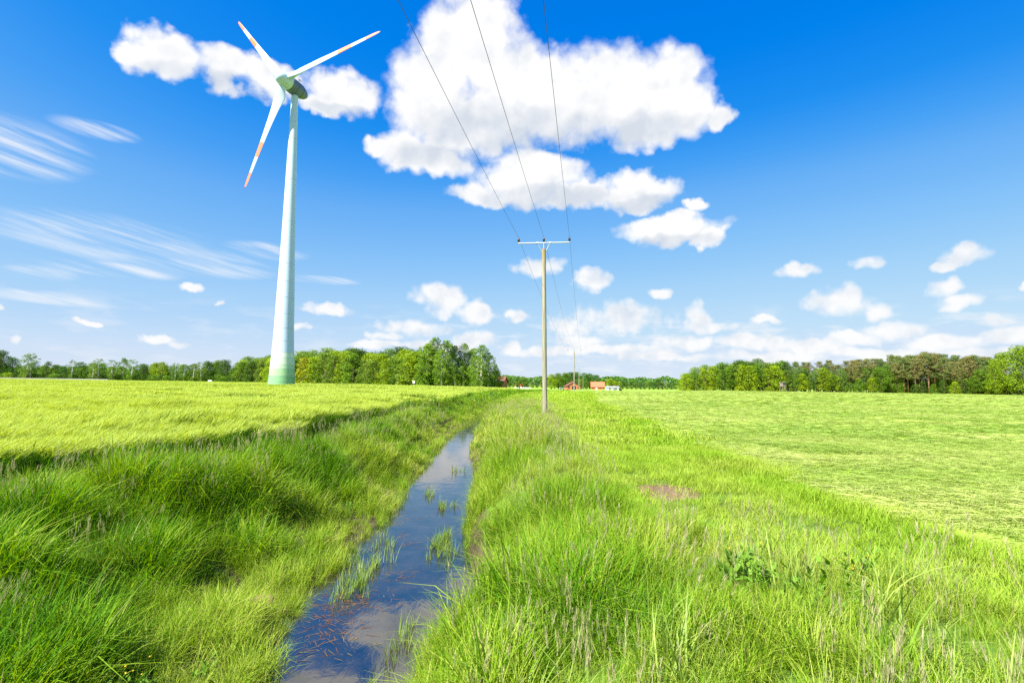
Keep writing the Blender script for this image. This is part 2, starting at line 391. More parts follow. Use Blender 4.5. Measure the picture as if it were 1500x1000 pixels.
def grow(start, step, k, end):
    o = []; v = start
    while abs(v) < end: v += step; step *= k; o.append(v)
    return o
gx = np.array(sorted(grow(-12, -.4, 1.22, 5000) + list(np.arange(-12, 9, .16)) + grow(9, .35, 1.1, 60) + grow(62, 6, 1.3, 5000)))
gy = np.array(sorted(grow(-6, -.6, 1.3, 3000) + list(np.arange(-6, 40, .25)) + grow(40, .4, 1.045, 9000)))
X, Y = np.meshgrid(gx, gy); Z = height(X, Y)
nx, ny = len(gx), len(gy); ii = (np.arange(ny - 1)[:, None] * nx + np.arange(nx - 1)[None]).ravel()
def ground_mat():
    m, n, o = mat('ground')
    g = n.new('ShaderNodeNewGeometry'); p = g.outputs['Position']
    at = n.new('ShaderNodeAttribute', attribute_name='d'); sp = n.new('ShaderNodeSeparateColor'); n.l.new(at.outputs['Color'], sp.inputs[0])
    n1 = n.noise(p, 1.5, 6, .7); n2 = n.noise(n.vmath('MULTIPLY', p, (.25, 1, 1)), .35, 6, .65)
    under = n.ramp(n1, [(.3, (.055, .06, .02)), (.6, (.09, .17, .02))])
    sz = n.new('ShaderNodeSeparateXYZ'); n.l.new(p, sz.inputs[0])
    mud = n.math('MULTIPLY', n.sstep(sz.outputs[2], -.55, -.85), n.math('SUBTRACT', 1, n.sstep(sz.outputs[1], 60, 90)))
    under = n.mix(mud, under, n.ramp(n1, [(.35, (.03, .022, .013)), (.65, (.10, .075, .045))]))
    mown = n.ramp(n.math('ADD', n.math('MULTIPLY', n2, .7), n.math('MULTIPLY', n1, .3)), [(.3, (.17, .28, .03)), (.5, (.32, .40, .07)), (.7, (.42, .45, .12))])
    pink = n.ramp(n2, [(.3, (.30, .30, .10)), (.7, (.42, .33, .18))])
    col = n.mix(sp.outputs[0], under, mown); col = n.mix(sp.outputs[1], col, pink)
    col = n.mix(sp.outputs[2], col, n.ramp(n2, [(.3, (.14, .27, .03)), (.7, (.26, .37, .05))]))
    principled(n, o, col, .95, .1, bump=n1, bstr=.6, bdist=.05); return m
d_ = np.zeros((X.size, 3)); xf, yf = X.ravel(), Y.ravel()
d_[:, 0] = np.clip((xf - mown_edge(yf)) / .6 + .5, 0, 1) * (yf > -100)
d_[:, 1] = np.where(xf > mown_edge(yf), np.clip((yf - 175 - 30 * vnoise(xf, yf, 60, 3)) / 25, 0, 1), 0) * (xf < 150) * .85
d_[:, 2] = np.where((xf < crop_edge(yf)) & (yf > 140), 1, 0) + np.where((xf > xr(yf)) & (xf <= mown_edge(yf)), np.clip((yf - 45) / 40, 0, 1), 0) + (yf > 262)
d_[:, 2] = np.clip(d_[:, 2], 0, 1)
ground = npmesh('ground', np.stack([xf, yf, Z.ravel()], 1), np.stack([ii, ii + 1, ii + nx + 1, ii + nx], 1), ground_mat(), d_, True, True)
tag(ground, kind='structure', label='flat farmland with a ditch cut through it', cat='ground')

# stream
def water_mat():
    m, n, o = mat('stream_water'); g = n.new('ShaderNodeNewGeometry'); p = g.outputs['Position']
    f = n.noise(n.vmath('MULTIPLY', p, (1, .45, 1)), 7, 4, .55, .6); f2 = n.noise(p, 1.1, 2)
    h = n.math('ADD', n.math('MULTIPLY', f, .35), n.math('MULTIPLY', f2, .9))
    col = n.ramp(n.noise(p, 1.6, 5, .65), [(.38, (.004, .006, .008)), (.72, (.030, .022, .014))])
    b = principled(n, o, col, .035, .5, bump=h, bstr=.10, bdist=.05); b.inputs['IOR'].default_value = 2.2; b.inputs['Specular IOR Level'].default_value = .6
    return m
ys = np.array(list(np.arange(-6, 60, .4)) + grow(60, .6, 1.06, 380))
V = []; Q = []
for i, y in enumerate(ys):
    a, b = float(xl(y)) - .25, float(xr(y)) + .25
    for k in range(5): V.append((a + (b - a) * k / 4, y, WZ + float(dip(a, y))))
for i in range(len(ys) - 1):
    for k in range(4): Q.append((i * 5 + k, i * 5 + k + 1, i * 5 + k + 6, i * 5 + k + 5))
st = npmesh('stream', V, Q, water_mat(), None, True, True); tag(st, kind='structure', label='narrow dark blue stream winding along the ditch', cat='stream')

# ------------------------------------------------------------------ grass
def blades(base, az_, h, w, lean, bend, seg=3, r=None, kind=None, tipw=.12, face=None):
    """tapered bent strips: returns verts, quads, data"""
    n = len(h); t = np.linspace(0, 1, seg + 1)[None, :]
    dirx, diry = np.cos(az_)[:, None], np.sin(az_)[:, None]
    L = h[:, None]; off = L * (lean[:, None] * t + bend[:, None] * t ** 2.2)
    zz = L * t * (1 - .45 * (bend[:, None] * t) ** 2) - L * np.clip(bend[:, None] - .55, 0, 9) * t ** 3 * .7
    cx = base[:, 0:1] + dirx * off; cy = base[:, 1:2] + diry * off; cz = base[:, 2:3] + zz
    fa = (az_ + PI / 2 if face is None else face)[:, None]
    ww = w[:, None] / 2 * np.interp(t[0], [0, .35, .75, 1], [.75, 1, .65, tipw])[None, :]
    V = np.empty((n, seg + 1, 2, 3))
    V[:, :, 0, 0] = cx - np.cos(fa) * ww; V[:, :, 0, 1] = cy - np.sin(fa) * ww; V[:, :, 0, 2] = cz
    V[:, :, 1, 0] = cx + np.cos(fa) * ww; V[:, :, 1, 1] = cy + np.sin(fa) * ww; V[:, :, 1, 2] = cz
    i0 = (np.arange(n)[:, None] * (seg + 1) + np.arange(seg)[None]) * 2
    Q = np.stack([i0, i0 + 1, i0 + 3, i0 + 2], -1).reshape(-1, 4)
    D = np.zeros((n, seg + 1, 2, 3)); D[..., 0] = (rng.random(n) if r is None else r)[:, None, None]; D[..., 1] = t[0][None, :, None]
    if kind is not None: D[..., 2] = np.asarray(kind)[:, None, None]
    tip = np.stack([cx[:, -1], cy[:, -1], cz[:, -1]], 1)
    return V.reshape(-1, 3), Q, D.reshape(-1, 3), tip
def joinp(parts):
    V, Q, D = [], [], []; o = 0
    for p in parts:
        V.append(p[0]); Q.append(p[1] + o); D.append(p[2]); o += len(p[0])
    return np.concatenate(V), np.concatenate(Q), np.concatenate(D)
def disc(n, r): a = rng.random(n) * 2 * PI; q = np.sqrt(rng.random(n)) * r; return np.stack([np.cos(a) * q, np.sin(a) * q, np.zeros(n)], 1)
U_ = lambda a, b, n: rng.uniform(a, b, n)
def clump(name, m, n, r, h0, h1, w0, w1, bend=(.1, .9), lean=(0, .35), seg=3):
    p = disc(n, r); p[:, 2] = -.04
    b = blades(p, U_(0, 2 * PI, n), U_(h0, h1, n), U_(w0, w1, n), U_(*lean, n), U_(*bend, n), seg, kind=(rng.random(n) < .05) * U_(.3, 1, n))
    return npmesh(name, *b[:2], m, b[2])
def seeded(name, m, n, r, h0, h1, w=.0032, hl=.17, hw=.0042, ns=14, pink=True):
    p = disc(n, r); p[:, 2] = -.04; a = U_(0, 2 * PI, n)
    h = U_(h0, h1, n)
    st_ = blades(p, a, h, np.full(n, w), U_(0, .15, n), U_(.02, .25, n), 3, tipw=.6)
    tip = st_[3]; parts = [st_[:3]]
    k = np.repeat(np.arange(n), ns); bp = tip[k].copy(); f = rng.random(len(k)); bp[:, 2] -= f * hl * h[k]; bp[:, :2] += rng.normal(0, .004, (len(k), 2))
    hd = blades(bp, U_(0, 2 * PI, len(k)), U_(.35, .6, len(k)) * hl * h[k], np.full(len(k), hw), U_(.02, .28, len(k)), U_(0, .3, len(k)), 2, kind=U_(.45, 1, len(k)))
    parts.append(hd[:3])
    b = joinp(parts); return npmesh(name, b[0], b[1], m, b[2])
def barley(name, n, r, hs, w, square=True):
    p = np.stack([U_(-r, r, n), U_(-r, r, n), np.full(n, -.05)], 1)
    a = rng.normal(.55, .7, n)                                   # wind leans the crop one way
    h = U_(.60, .74, n)
    st_ = blades(p, a, h, np.full(n, .006 * w), U_(0, .08, n), U_(.02, .12, n), 2, tipw=.7)
    tip = st_[3]
    k = np.repeat(np.arange(n), 2); lp = p[k].copy(); lp[:, 2] += U_(.15, .45, len(k))
    lv = blades(lp, U_(0, 2 * PI, len(k)), U_(.22, .36, len(k)), np.full(len(k), .013 * w), U_(.2, .5, len(k)), U_(.3, .9, len(k)), 3, kind=np.zeros(len(k)))
    k = np.repeat(np.arange(n), 4); hp = tip[k].copy(); hp[:, 2] -= .02
    hd = blades(hp, a[k] + rng.normal(0, .5, len(k)), U_(.12, .20, len(k)), np.where(np.arange(len(k)) % 4 == 0, .018, .007) * w, U_(.4, .9, len(k)), U_(.2, .8, len(k)), 2,
                kind=U_(.5, 1, len(k)), face=U_(0, PI, len(k)))
    b = joinp([st_[:3], lv[:3], hd[:3]]); return npmesh(name, b[0], b[1], M['barley'], b[2])
def lying(name, n, r, l0, l1, w0, w1, up=120):
    p = np.stack([U_(-r, r, n), U_(-r, r, n), U_(.01, .07, n)], 1)
    a = rng.normal(0, .9, n) + np.where(rng.random(n) < .5, 0, PI)
    L = U_(l0, l1, n); n1 = np.stack([np.cos(a), np.sin(a), rng.normal(0, .045, n)], 1) * L[:, None]
    wv = np.stack([-np.sin(a), np.cos(a), rng.normal(0, .5, n)], 1) * U_(w0, w1, n)[:, None] / 2
    mid = p + n1 * .5; mid[:, 2] += U_(0, .015, n) + .008; mid += wv * rng.normal(0, 1.2, n)[:, None] * [1, 1, 0]
    V = np.stack([p - wv * .6, p + wv * .6, mid - wv, mid + wv, p + n1 - wv * .2, p + n1 + wv * .2], 1); V[..., 2] = np.maximum(V[..., 2], -.01)
    i0 = np.arange(n)[:, None] * 6; Q = np.concatenate([i0 + [[0, 1, 3, 2]], i0 + [[2, 3, 5, 4]]])
    D = np.zeros((n, 6, 3)); D[..., 0] = (rng.random(n) ** .8)[:, None]
    q = np.stack([U_(-r, r, up), U_(-r, r, up), np.full(up, -.02)], 1)
    sb = blades(q, U_(0, 2 * PI, up), U_(.05, .13, up) * (1 if w1 < .02 else 1.3), U_(w0, w1, up), U_(0, .6, up), U_(.1, .8, up), 2, r=rng.random(up) * .35)
    b = joinp([(V.reshape(-1, 3), Q, D.reshape(-1, 3)), sb[:3]]); return npmesh(name, b[0], b[1], M['mown'], b[2])

def scatter(name, label, pts, rot, scl, idx, tint, protos, cat='grass'):
    n = len(pts)
    me = bpy.data.meshes.new(name); me.vertices.add(n); me.vertices.foreach_set('co', np.asarray(pts, np.float32).ravel())
    for nm, ty, arr, key in (('rot', 'FLOAT_VECTOR', rot, 'vector'), ('scl', 'FLOAT_VECTOR', scl, 'vector'), ('idx', 'INT', idx, 'value'), ('tint', 'FLOAT', tint, 'value')):
        a = me.attributes.new(nm, ty, 'POINT'); a.data.foreach_set(key, np.asarray(arr, np.int32 if ty == 'INT' else np.float32).ravel())
    o = bpy.data.objects.new(name, me); COL.objects.link(o)
    ng = bpy.data.node_groups.new(name, 'GeometryNodeTree')
    ng.interface.new_socket('Geometry', in_out='INPUT', socket_type='NodeSocketGeometry'); ng.interface.new_socket('Geometry', in_out='OUTPUT', socket_type='NodeSocketGeometry')
    T = NT(ng); gi = T.new('NodeGroupInput'); go = T.new('NodeGroupOutput')
    g2i = T.new('GeometryNodeGeometryToInstance')
    for p in reversed(protos):                                   # a multi-input socket lists its links last first
        oi = T.new('GeometryNodeObjectInfo'); oi.inputs['Object'].default_value = p; T.l.new(oi.outputs['Geometry'], g2i.inputs[0])
    ip = T.new('GeometryNodeInstanceOnPoints'); ip.inputs['Pick Instance'].default_value = True
    def na(nm, ty):
        q = T.new('GeometryNodeInputNamedAttribute', data_type=ty); q.inputs['Name'].default_value = nm; return q.outputs['Attribute']
    T.l.new(gi.outputs[0], ip.inputs['Points']); T.l.new(g2i.outputs[0], ip.inputs['Instance']); T.l.new(na('idx', 'INT'), ip.inputs['Instance Index'])
    T.l.new(na('rot', 'FLOAT_VECTOR'), ip.inputs['Rotation']); T.l.new(na('scl', 'FLOAT_VECTOR'), ip.inputs['Scale'])
    T.l.new(ip.outputs[0], go.inputs[0])
    md = o.modifiers.new('scatter', 'NODES'); md.node_group = ng
    tag(o, label, cat, kind='stuff'); return o
def spread(x0, x1, y0, y1, dens):
    n = int((x1 - x0) * (y1 - y0) * dens); return U_(x0, x1, n), U_(y0, y1, n)
def inview(x, y, m=3.0): return (np.abs(x) < (y + m) * 1.02 + 1.5) & (y > 1.2)
class Acc:
    def __init__(s): s.p = []; s.r = []; s.s = []; s.i = []; s.t = []
    def add(s, x, y, z, scale, idx, tint, tilt=.12, zs=None, rz=None):
        n = len(x); s.p.append(np.stack([x, y, z], 1)); s.r.append(np.stack([rng.normal(0, tilt, n), rng.normal(0, tilt, n), U_(0, 2 * PI, n) if rz is None else rz], 1))
        sc = np.broadcast_to(scale, (n,)); zz = sc if zs is None else zs
        s.s.append(np.stack([sc, sc, zz], 1)); s.i.append(np.broadcast_to(idx, (n,))); s.t.append(np.broadcast_to(tint, (n,)))
    def go(s, name, label, protos):
        c_ = np.concatenate; return scatter(name, label, c_(s.p), c_(s.r), c_(s.s), c_(s.i), c_(s.t), protos)

# --- bank grass (both banks): fine near, coarser with distance
fine = [clump('tuft', M['bank'], 40, .16, .22, .66, .006, .013) for _ in range(5)]
coarse = [clump('tuft', M['bank'], 34, .26, .25, .65, .012, .024) for _ in range(4)]
vfar = [clump('tuft', M['bank'], 34, .7, .25, .6, .04, .09, seg=2) for _ in range(3)]
A = Acc()
def tuss(x, y): return .42 + .95 * vnoise(x, y, .75, 11) ** 1.4 * (.6 + vnoise(x, y, 2.6, 12))
for y0, y1, dens, lod in ((1.2, 9, 66, 0), (9, 18, 40, 0), (18, 60, 15, 1), (60, 235, 1.6, 2)):
    for side in (0, 1):
        if side == 0: x, y = spread(-13 if y0 < 60 else -7, -1.5 if y0 < 60 else 19, y0, y1, dens)
        else: x, y = spread(-2.5, 5 if y0 < 60 else 28, y0, y1, dens)
        if side == 0: ok = (x < xl(y) + .06) & (x > crop_edge(y) - .3 + .5 * (vnoise(x, y, 1.5, 5) - .5))
        else: ok = (x > xr(y) - .05) & (x < tall_edge(y) + .9 * (vnoise(x, y, 1.2, 4) - .5))
        ok &= inview(x, y)
        x, y = x[ok], y[ok]; z = height(x, y)
        a = np.where(side == 0, xl(y) - x, x - xr(y))
        s = tuss(x, y)
        if side == 0:
            s *= np.interp(a, [0, .25, 1.1, 1.9, 4], [.55, .62, .85, 1.2, 1.25]); tint = np.interp(a, [0, 1.0, 2.0], [.75, .6, .28]) + .7 * (vnoise(x, y, 1.3, 8) - .5) + .3 * (rng.random(len(x)) - .5); s *= np.interp(x - crop_edge(y), [0, .4, 1.3], [.42, .55, 1])
        else:
            s *= np.interp(a, [0, .3, 1, 1.8, 3], [.5, .8, 1.1, .7, .42]); s = np.where((y > 6.3) & (y < 9.6) & (a < .2), s * .35, s); tint = .70 + .9 * (vnoise(x, y, 1.4, 9) - .5) + np.interp(y, [0, 30, 60], [0, .1, .1]) + .3 * (rng.random(len(x)) - .5)
        if lod == 0: A.add(x, y, z, s, rng.integers(0, 5, len(x)), np.clip(tint, 0, 1), .16)
        elif lod == 1: A.add(x, y, z, s, 5 + rng.integers(0, 4, len(x)), np.clip(tint, 0, 1), .14)
        else: A.add(x, y, z, s * 1.1, 9 + rng.integers(0, 3, len(x)), np.clip(tint, 0, 1), .1)
A.go('bank_grass', 'tall lush green grass covering both banks of the ditch', fine + coarse + vfar)

# --- flowering grass stalks and broad reed grass on the banks
sd_p = [seeded('stalk', M['seed'], 12, .2, .55, .95) for _ in range(4)]
br = [clump('blade_tuft', M['reed'], 22, .16, .5, .95, .011, .02, (.2, .95), (0, .25), 5) for _ in range(3)]
A = Acc()
x, y = spread(-13, 5, 1.5, 40, 9)
cr_ = crop_edge(y)
pL = np.clip(1 - np.abs(x - cr_ - .9) / 1.1, 0, 1) * np.clip(.45 + vnoise(x, y, 2.5, 21), 0, 1) * np.interp(y, [9, 14, 18, 40], [1.2, 1.1, .5, .3]) + .14 * ((x > cr_) & (x < xl(y) - 2))
pR = ((x > xr(y) + .6) & (x < tall_edge(y))) * (.10 + .6 * np.clip(vnoise(x, y, 1.6, 22) * 1.6 - .7, 0, 1) + .4 * np.clip((x - .8) / 2, 0, 1) * (y < 8.5))
ok = (rng.random(len(x)) < np.where(x < -2, pL, pR)) & inview(x, y); x, y = x[ok], y[ok]
A.add(x, y, height(x, y), U_(.5, .9, len(x)), rng.integers(0, 4, len(x)), rng.random(len(x)), .14)
x, y = spread(-13, 5, 1.5, 30, 7)
ok = (((x > 2.0) & (x < tall_edge(y)) & (y < 7)) & (rng.random(len(x)) < .9)) | ((((x > xr(y) + .2) & (x < tall_edge(y))) | ((x < xl(y) - 1.6) & (x > crop_edge(y) + .6))) & (vnoise(x, y, 1.2, 31) > .78))
ok &= inview(x, y); x, y = x[ok], y[ok]
A.add(x, y, height(x, y), U_(.45, .75, len(x)), 4 + rng.integers(0, 3, len(x)), rng.random(len(x)), .12)
A.go('flowering_grass', 'taller pale flowering grass stalks rising above the bank grass', sd_p + br)

# --- broad leaved weeds among the bank grass
def herb(name, n, h, leaf, fl):
    p = disc(n, .14); a = U_(0, 2 * PI, n); hh = U_(.4, 1, n) * h
    st_ = blades(p, a, hh, np.full(n, .006), U_(0, .25, n), U_(0, .3, n), 2, tipw=.7)
    k = np.repeat(np.arange(n), 6); f = rng.random(len(k))[:, None]; lp = p[k] * (1 - f) + st_[3][k] * f
    lv = blades(lp, U_(0, 2 * PI, len(k)), U_(.6, 1.2, len(k)) * leaf, U_(.4, .6, len(k)) * leaf, U_(.5, 1.1, len(k)), U_(0, .6, len(k)), 3)
    parts = [st_[:3], lv[:3]]
    if fl:
        k = np.repeat(np.arange(n), 5); parts.append(blades(st_[3][k], U_(0, 2 * PI, len(k)), np.full(len(k), .010), np.full(len(k), .009), np.full(len(k), .9), np.zeros(len(k)), 2, kind=np.ones(len(k)))[:3])
    b = joinp(parts); return npmesh(name, b[0], b[1], M['herb'], b[2])
M['herb'] = leafy('weed_leaf', [(0, (.07, .20, .01)), (1, (.19, .33, .03))], .35, head=(.75, .55, .03))
hb = [herb('weed_plant', 12, .40, .055, False), herb('weed_plant', 9, .26, .075, False), herb('weed_plant', 7, .5, .035, True)]
A = Acc(); x, y = spread(-11, 4, 2, 26, 2.6)
ok = (((x > xr(y) + .15) & (x < tall_edge(y))) | ((x < xl(y) - .5) & (x > crop_edge(y) + .4))) & (vnoise(x, y, 1.1, 91) > .72) & inview(x, y); x, y = x[ok], y[ok]
A.add(x, y, height(x, y), U_(.7, 1.25, len(x)), rng.choice([0, 0, 0, 0, 1, 1, 1, 2], len(x)), rng.random(len(x)), .15)
A.go('bank_weeds', 'broad leaved weeds growing among the bank grass', hb)['category'] = 'weeds'

# --- short grass on the track between bank and meadow
sh0 = [clump('short_tuft', M['short'], 44, .17, .07, .20, .005, .010, (.1, 1.0), (0, .6)) for _ in range(4)]
sh1 = [clump('short_tuft', M['short'], 40, .42, .10, .24, .015, .03, (.1, 1.0), (0, .6), 2) for _ in range(3)]
A = Acc()
for y0, y1, dens, b0, nb in ((1.2, 16, 75, 0, 4), (16, 60, 12, 4, 3), (60, 150, 2.0, 4, 3)):
    x, y = spread(1.5, 9 if y0 < 60 else 20, y0, y1, dens)
    ok = (x > tall_edge(y) - .35) & (x < mown_edge(y) + 1.6 * (vnoise(x, y, 1.6, 41) - .45) + rng.exponential(.35, len(x))) & inview(x, y)
    so = np.hypot((x - 2.56) / .55, (y - 8.95) / .75) + .5 * (vnoise(x, y, .4, 45) - .5)
    ok &= (so > 1) | (rng.random(len(x)) < .22 + .5 * np.clip(so - .4, 0, 1))
    x, y = x[ok], y[ok]
    edge_ = np.clip(1 - np.abs(x - mown_edge(y) + .6) / .8, 0, 1)
    s = (.55 + .6 * vnoise(x, y, .9, 42)) * (1 + .35 * edge_); tint = np.clip(.72 - .3 * edge_ + .8 * (vnoise(x, y, 1.5, 43) - .5), 0, 1)
    A.add(x, y, height(x, y), s if y0 < 60 else s * 1.8, b0 + rng.integers(0, nb, len(x)), tint, .15)
A.go('track_grass', 'short bright green grass of the track beside the mown meadow', sh0 + sh1)

# --- mown meadow
mw = [lying('cut_grass', 560, .6, .12, .36, .005, .011, 340) for _ in range(4)] + [lying('cut_grass', 900, 1.5, .25, .6, .012, .022, 500) for _ in range(4)] + [lying('cut_grass', 1500, 5, .6, 1.3, .03, .055, 900) for _ in range(3)]
A = Acc()
for y0, y1, step, b0, nb, xm in ((1.5, 20, .62, 0, 4, 30), (20, 62, 1.7, 4, 4, 72), (62, 240, 5.6, 8, 3, 260)):
    gx_, gy_ = np.meshgrid(np.arange(4, xm, step), np.arange(y0, y1, step)); x = gx_.ravel() + rng.normal(0, step * .2, gx_.size); y = gy_.ravel() + rng.normal(0, step * .2, gx_.size)
    ok = (x > mown_edge(y) + step * .45) & inview(x, y); x, y = x[ok], y[ok]
    streak = vnoise(x, y * 3, 7, 51) * .6 + vnoise(x, y, 2.0, 52) * .4
    A.add(x, y, height(x, y) - .01, U_(.9, 1.15, len(x)), b0 + rng.integers(0, nb, len(x)), np.clip((streak - .5) * 1.1 + .55, 0, 1), .02 if step < 1 else .006, rz=rng.normal(0, .35, len(x)) + np.where(rng.random(len(x)) < .5, 0, PI))
A.go('mown_meadow', 'cut grass lying flat across the wide mown meadow', mw)

# --- barley field
bl = [barley('barley', 85, .30, 1, 1.0) for _ in range(4)] + [barley('barley', 170, .9, 1, 2.2) for _ in range(4)] + [barley('barley', 190, 2.6, 1, 6) for _ in range(3)]
A = Acc()
for y0, y1, step, b0, nb, xm in ((5, 30, .46, 0, 4, -40), (30, 75, 1.25, 4, 4, -95), (75, 292, 3.7, 8, 3, -340)):
    gx_, gy_ = np.meshgrid(np.arange(xm, 2, step), np.arange(y0, y1, step)); x = gx_.ravel() + rng.normal(0, step * .15, gx_.size); y = gy_.ravel() + rng.normal(0, step * .15, gx_.size)
    wood_y = np.interp(x / np.maximum(y, 1), [-.95, -.53, -.40, -.02, .1], [292, 292, 255, 166, 166]) - 3
    ok = (x < crop_edge(y) - step * .5) & inview(x, y) & (y < wood_y) & (np.hypot(x + 62.9, y - 150) > 3.6 + step * .6); x, y = x[ok], y[ok]
    hz = .80 + .40 * vnoise(x, y * 1.8, 4.5, 61) * vnoise(x, y, 1.6, 62) * 1.5 + rng.normal(0, .035, len(x))
    tram = np.abs(((x - crop_edge(y)) % 18) - 9.0) < .3
    hz = np.where(tram & (y < 75), .62, hz)
    tint = np.clip(.5 + 1.5 * (vnoise(x, y * 2.2, 6, 63) - .5) + .7 * (vnoise(x, y, 1.5, 64) - .5) + rng.normal(0, .15, len(x)), 0, 1)
    A.add(x, y, height(x, y), np.ones(len(x)), b0 + rng.integers(0, nb, len(x)), tint, .03 if step < 2 else .004, zs=hz, rz=rng.normal(0, .3, len(x)))
A.go('barley_field', 'dense light green barley crop filling the field below the wind turbine', bl).__setitem__('category', 'crop')

# --- plants in the water
rd = [clump('reed_tuft', M['reed'], 14, .10, .18, .42, .006, .012, (.0, .5), (0, .3)) for _ in range(3)]
A = Acc()
spots = [(530, 850, 14), (545, 830, 10), (563, 800, 9), (640, 800, 14), (650, 790, 10), (655, 815, 8), (600, 935, 6), (562, 985, 4), (600, 700, 6), (640, 655, 5),
         (632, 725, 8), (655, 742, 9), (668, 690, 6), (520, 870, 7), (575, 955, 5)]
xs, ys_ = [], []
for px, py, k in spots:
    q = at_z(px, py, WZ); xs += list(q[0] + rng.normal(0, .10, k)); ys_ += list(q[1] + rng.normal(0, .22, k))
x, y = np.array(xs), np.array(ys_)
A.add(x, y, np.full(len(x), WZ - .02), U_(.45, 1.0, len(x)), rng.integers(0, 3, len(x)), rng.random(len(x)), .15)
yy = U_(4, 50, 900); x = np.where(rng.random(900) < .6, xl(yy) + U_(-.1, .16, 900), xr(yy) - U_(-.1, .10, 900)); ok = vnoise(x, yy, .8, 71) > .6
x, y = x[ok], yy[ok]; A.add(x, y, np.full(len(x), WZ - .03), U_(.4, .9, len(x)), rng.integers(0, 3, len(x)), rng.random(len(x)), .25)
A.go('water_reeds', 'thin green reeds standing in the stream by its banks', rd)
wd = [lying('weed', 26, .30, .08, .22, .006, .012, 1) for _ in range(3)]
for w_ in wd: w_.data.materials[0] = M['weed']; w_.scale = (1, 1, 1)
A = Acc(); xs, ys_ = [], []
for px, py, k, sx, sy in ((520, 880, 16, .22, .5), (480, 925, 14, .2, .35), (560, 800, 8, .25, .5), (590, 760, 7, .2, .6), (655, 745, 5, .2, .5), (570, 860, 7, .3, .5), (640, 640, 8, .3, 2.5), (612, 690, 8, .2, 1.2), (660, 665, 7, .3, 2)):
    q = at_z(px, py, WZ); xs += list(q[0] + rng.normal(0, sx, k)); ys_ += list(q[1] + rng.normal(0, sy, k))
x, y = np.array(xs), np.array(ys_); ok = (x > xl(y) - .1) & (x < xr(y) + .1); x, y = x[ok], y[ok]
A.add(x, y, np.full(len(x), WZ - .012), U_(.7, 1.1, len(x)), rng.integers(0, 3, len(x)), rng.random(len(x)), .0, zs=np.full(len(x), .22))
A.go('floating_weed', 'reddish brown water weed drifting on the stream surface', wd)['category'] = 'water weed'

# --- bare soil on the track, earth mound on the bank
def mound(name, c_, rx, ry, h, m, seed):
    mb = MB(); n = 28; V = [(0, 0, h)]; Fc = []; R = 7
    for k in range(1, R + 1):
        for j in range(n):
            a = 2 * PI * j / n; rr = k / R * (1 + .25 * (vnoise(math.cos(a) * 3, math.sin(a) * 3, 1.3, seed) - .5))
            px_, py_ = rr * rx * math.cos(a), rr * ry * math.sin(a)
            zz = h * (1 - (k / R) ** 1.6) + (.5 * h * (float(vnoise(px_, py_, .12, seed + 1)) - .5) if k < R else 0)
            zz += float(height(c_[0] + px_, c_[1] + py_)) - float(height(c_[0], c_[1])) - (.05 if k == R else 0)
            V.append((px_, py_, zz))
    Fc += [(0, 1 + j, 1 + (j + 1) % n) for j in range(n)]
    for k in range(R - 1):
        for j in range(n): Fc.append((1 + k * n + j, 1 + (k + 1) * n + j, 1 + (k + 1) * n + (j + 1) % n, 1 + k * n + (j + 1) % n))
    mb.add(V, Fc); return mb.build(name, m, loc=(c_[0], c_[1], float(height(c_[0], c_[1]))), smooth=True)
def soil_mat():
    m, n, o = mat('soil'); t = n.new('ShaderNodeTexCoord'); f = n.noise(t.outputs['Object'], 14, 6, .7)
    principled(n, o, n.ramp(f, [(.3, (.07, .045, .03)), (.55, (.17, .11, .07)), (.75, (.26, .20, .12))]), .95, .1, bump=f, bstr=.8, bdist=.02); return m
M['soil'] = soil_mat()
q = at_z(980, 722, .02)
tag(mound('soil_patch', (2.56, 8.95), .55, .8, .03, M['soil'], 3), 'patch of bare reddish brown soil on the grassy track', 'soil')
q = at_z(385, 848, -.85)
tag(mound('earth_clod', (q[0], q[1]), .26, .16, .20, M['soil'], 5), 'brown clod of earth and dry roots on the left bank beside the stream', 'earth')

# ------------------------------------------------------------------ wind turbine
TX, TY = -62.92, 150.
tz = [0, 3, 4.9, 6.1, 8, 9.4, 14, 23, 38.5, 52, 61.5, 72, 83.2]
tr_ = [3.55, 3.33, 3.2, 3.11, 2.97, 2.88, 2.6, 2.4, 1.85, 1.55, 1.35, 1.08, .88]
def lathe(prof, n=48):
    mb = MB(); V = []
    for (r, z) in prof:
        for j in range(n): a = 2 * PI * j / n; V.append((r * math.cos(a), r * math.sin(a), z))
    Fc = [(i * n + j, i * n + (j + 1) % n, (i + 1) * n + (j + 1) % n, (i + 1) * n + j) for i in range(len(prof) - 1) for j in range(n)]
    Fc += [tuple(range(n - 1, -1, -1)), tuple((len(prof) - 1) * n + j for j in range(n))]
    mb.add(V, Fc); return mb
turb = empty('wind_turbine', (TX, TY, 0))
tag(turb, 'tall white wind turbine with orange striped blades and green banded tower foot', 'wind turbine')
smr = lambda z: float(np.interp(z, tz, tr_))
for k in range(5):
    z0, z1 = [-.3, 3, 4.9, 6.1, 8][k], [3, 4.9, 6.1, 8, 9.4][k]
    lathe([(smr(z0), z0), (smr(z1), z1 - .015)]).build('tower_band', M['band%d' % k], turb, smooth=True)['label'] = ['dark green', 'mid green', 'light green', 'pale green', 'very pale green'][k] + ' band at the tower foot'
prof = [(smr(z), z) for z in np.linspace(9.4, 83.2, 40)]
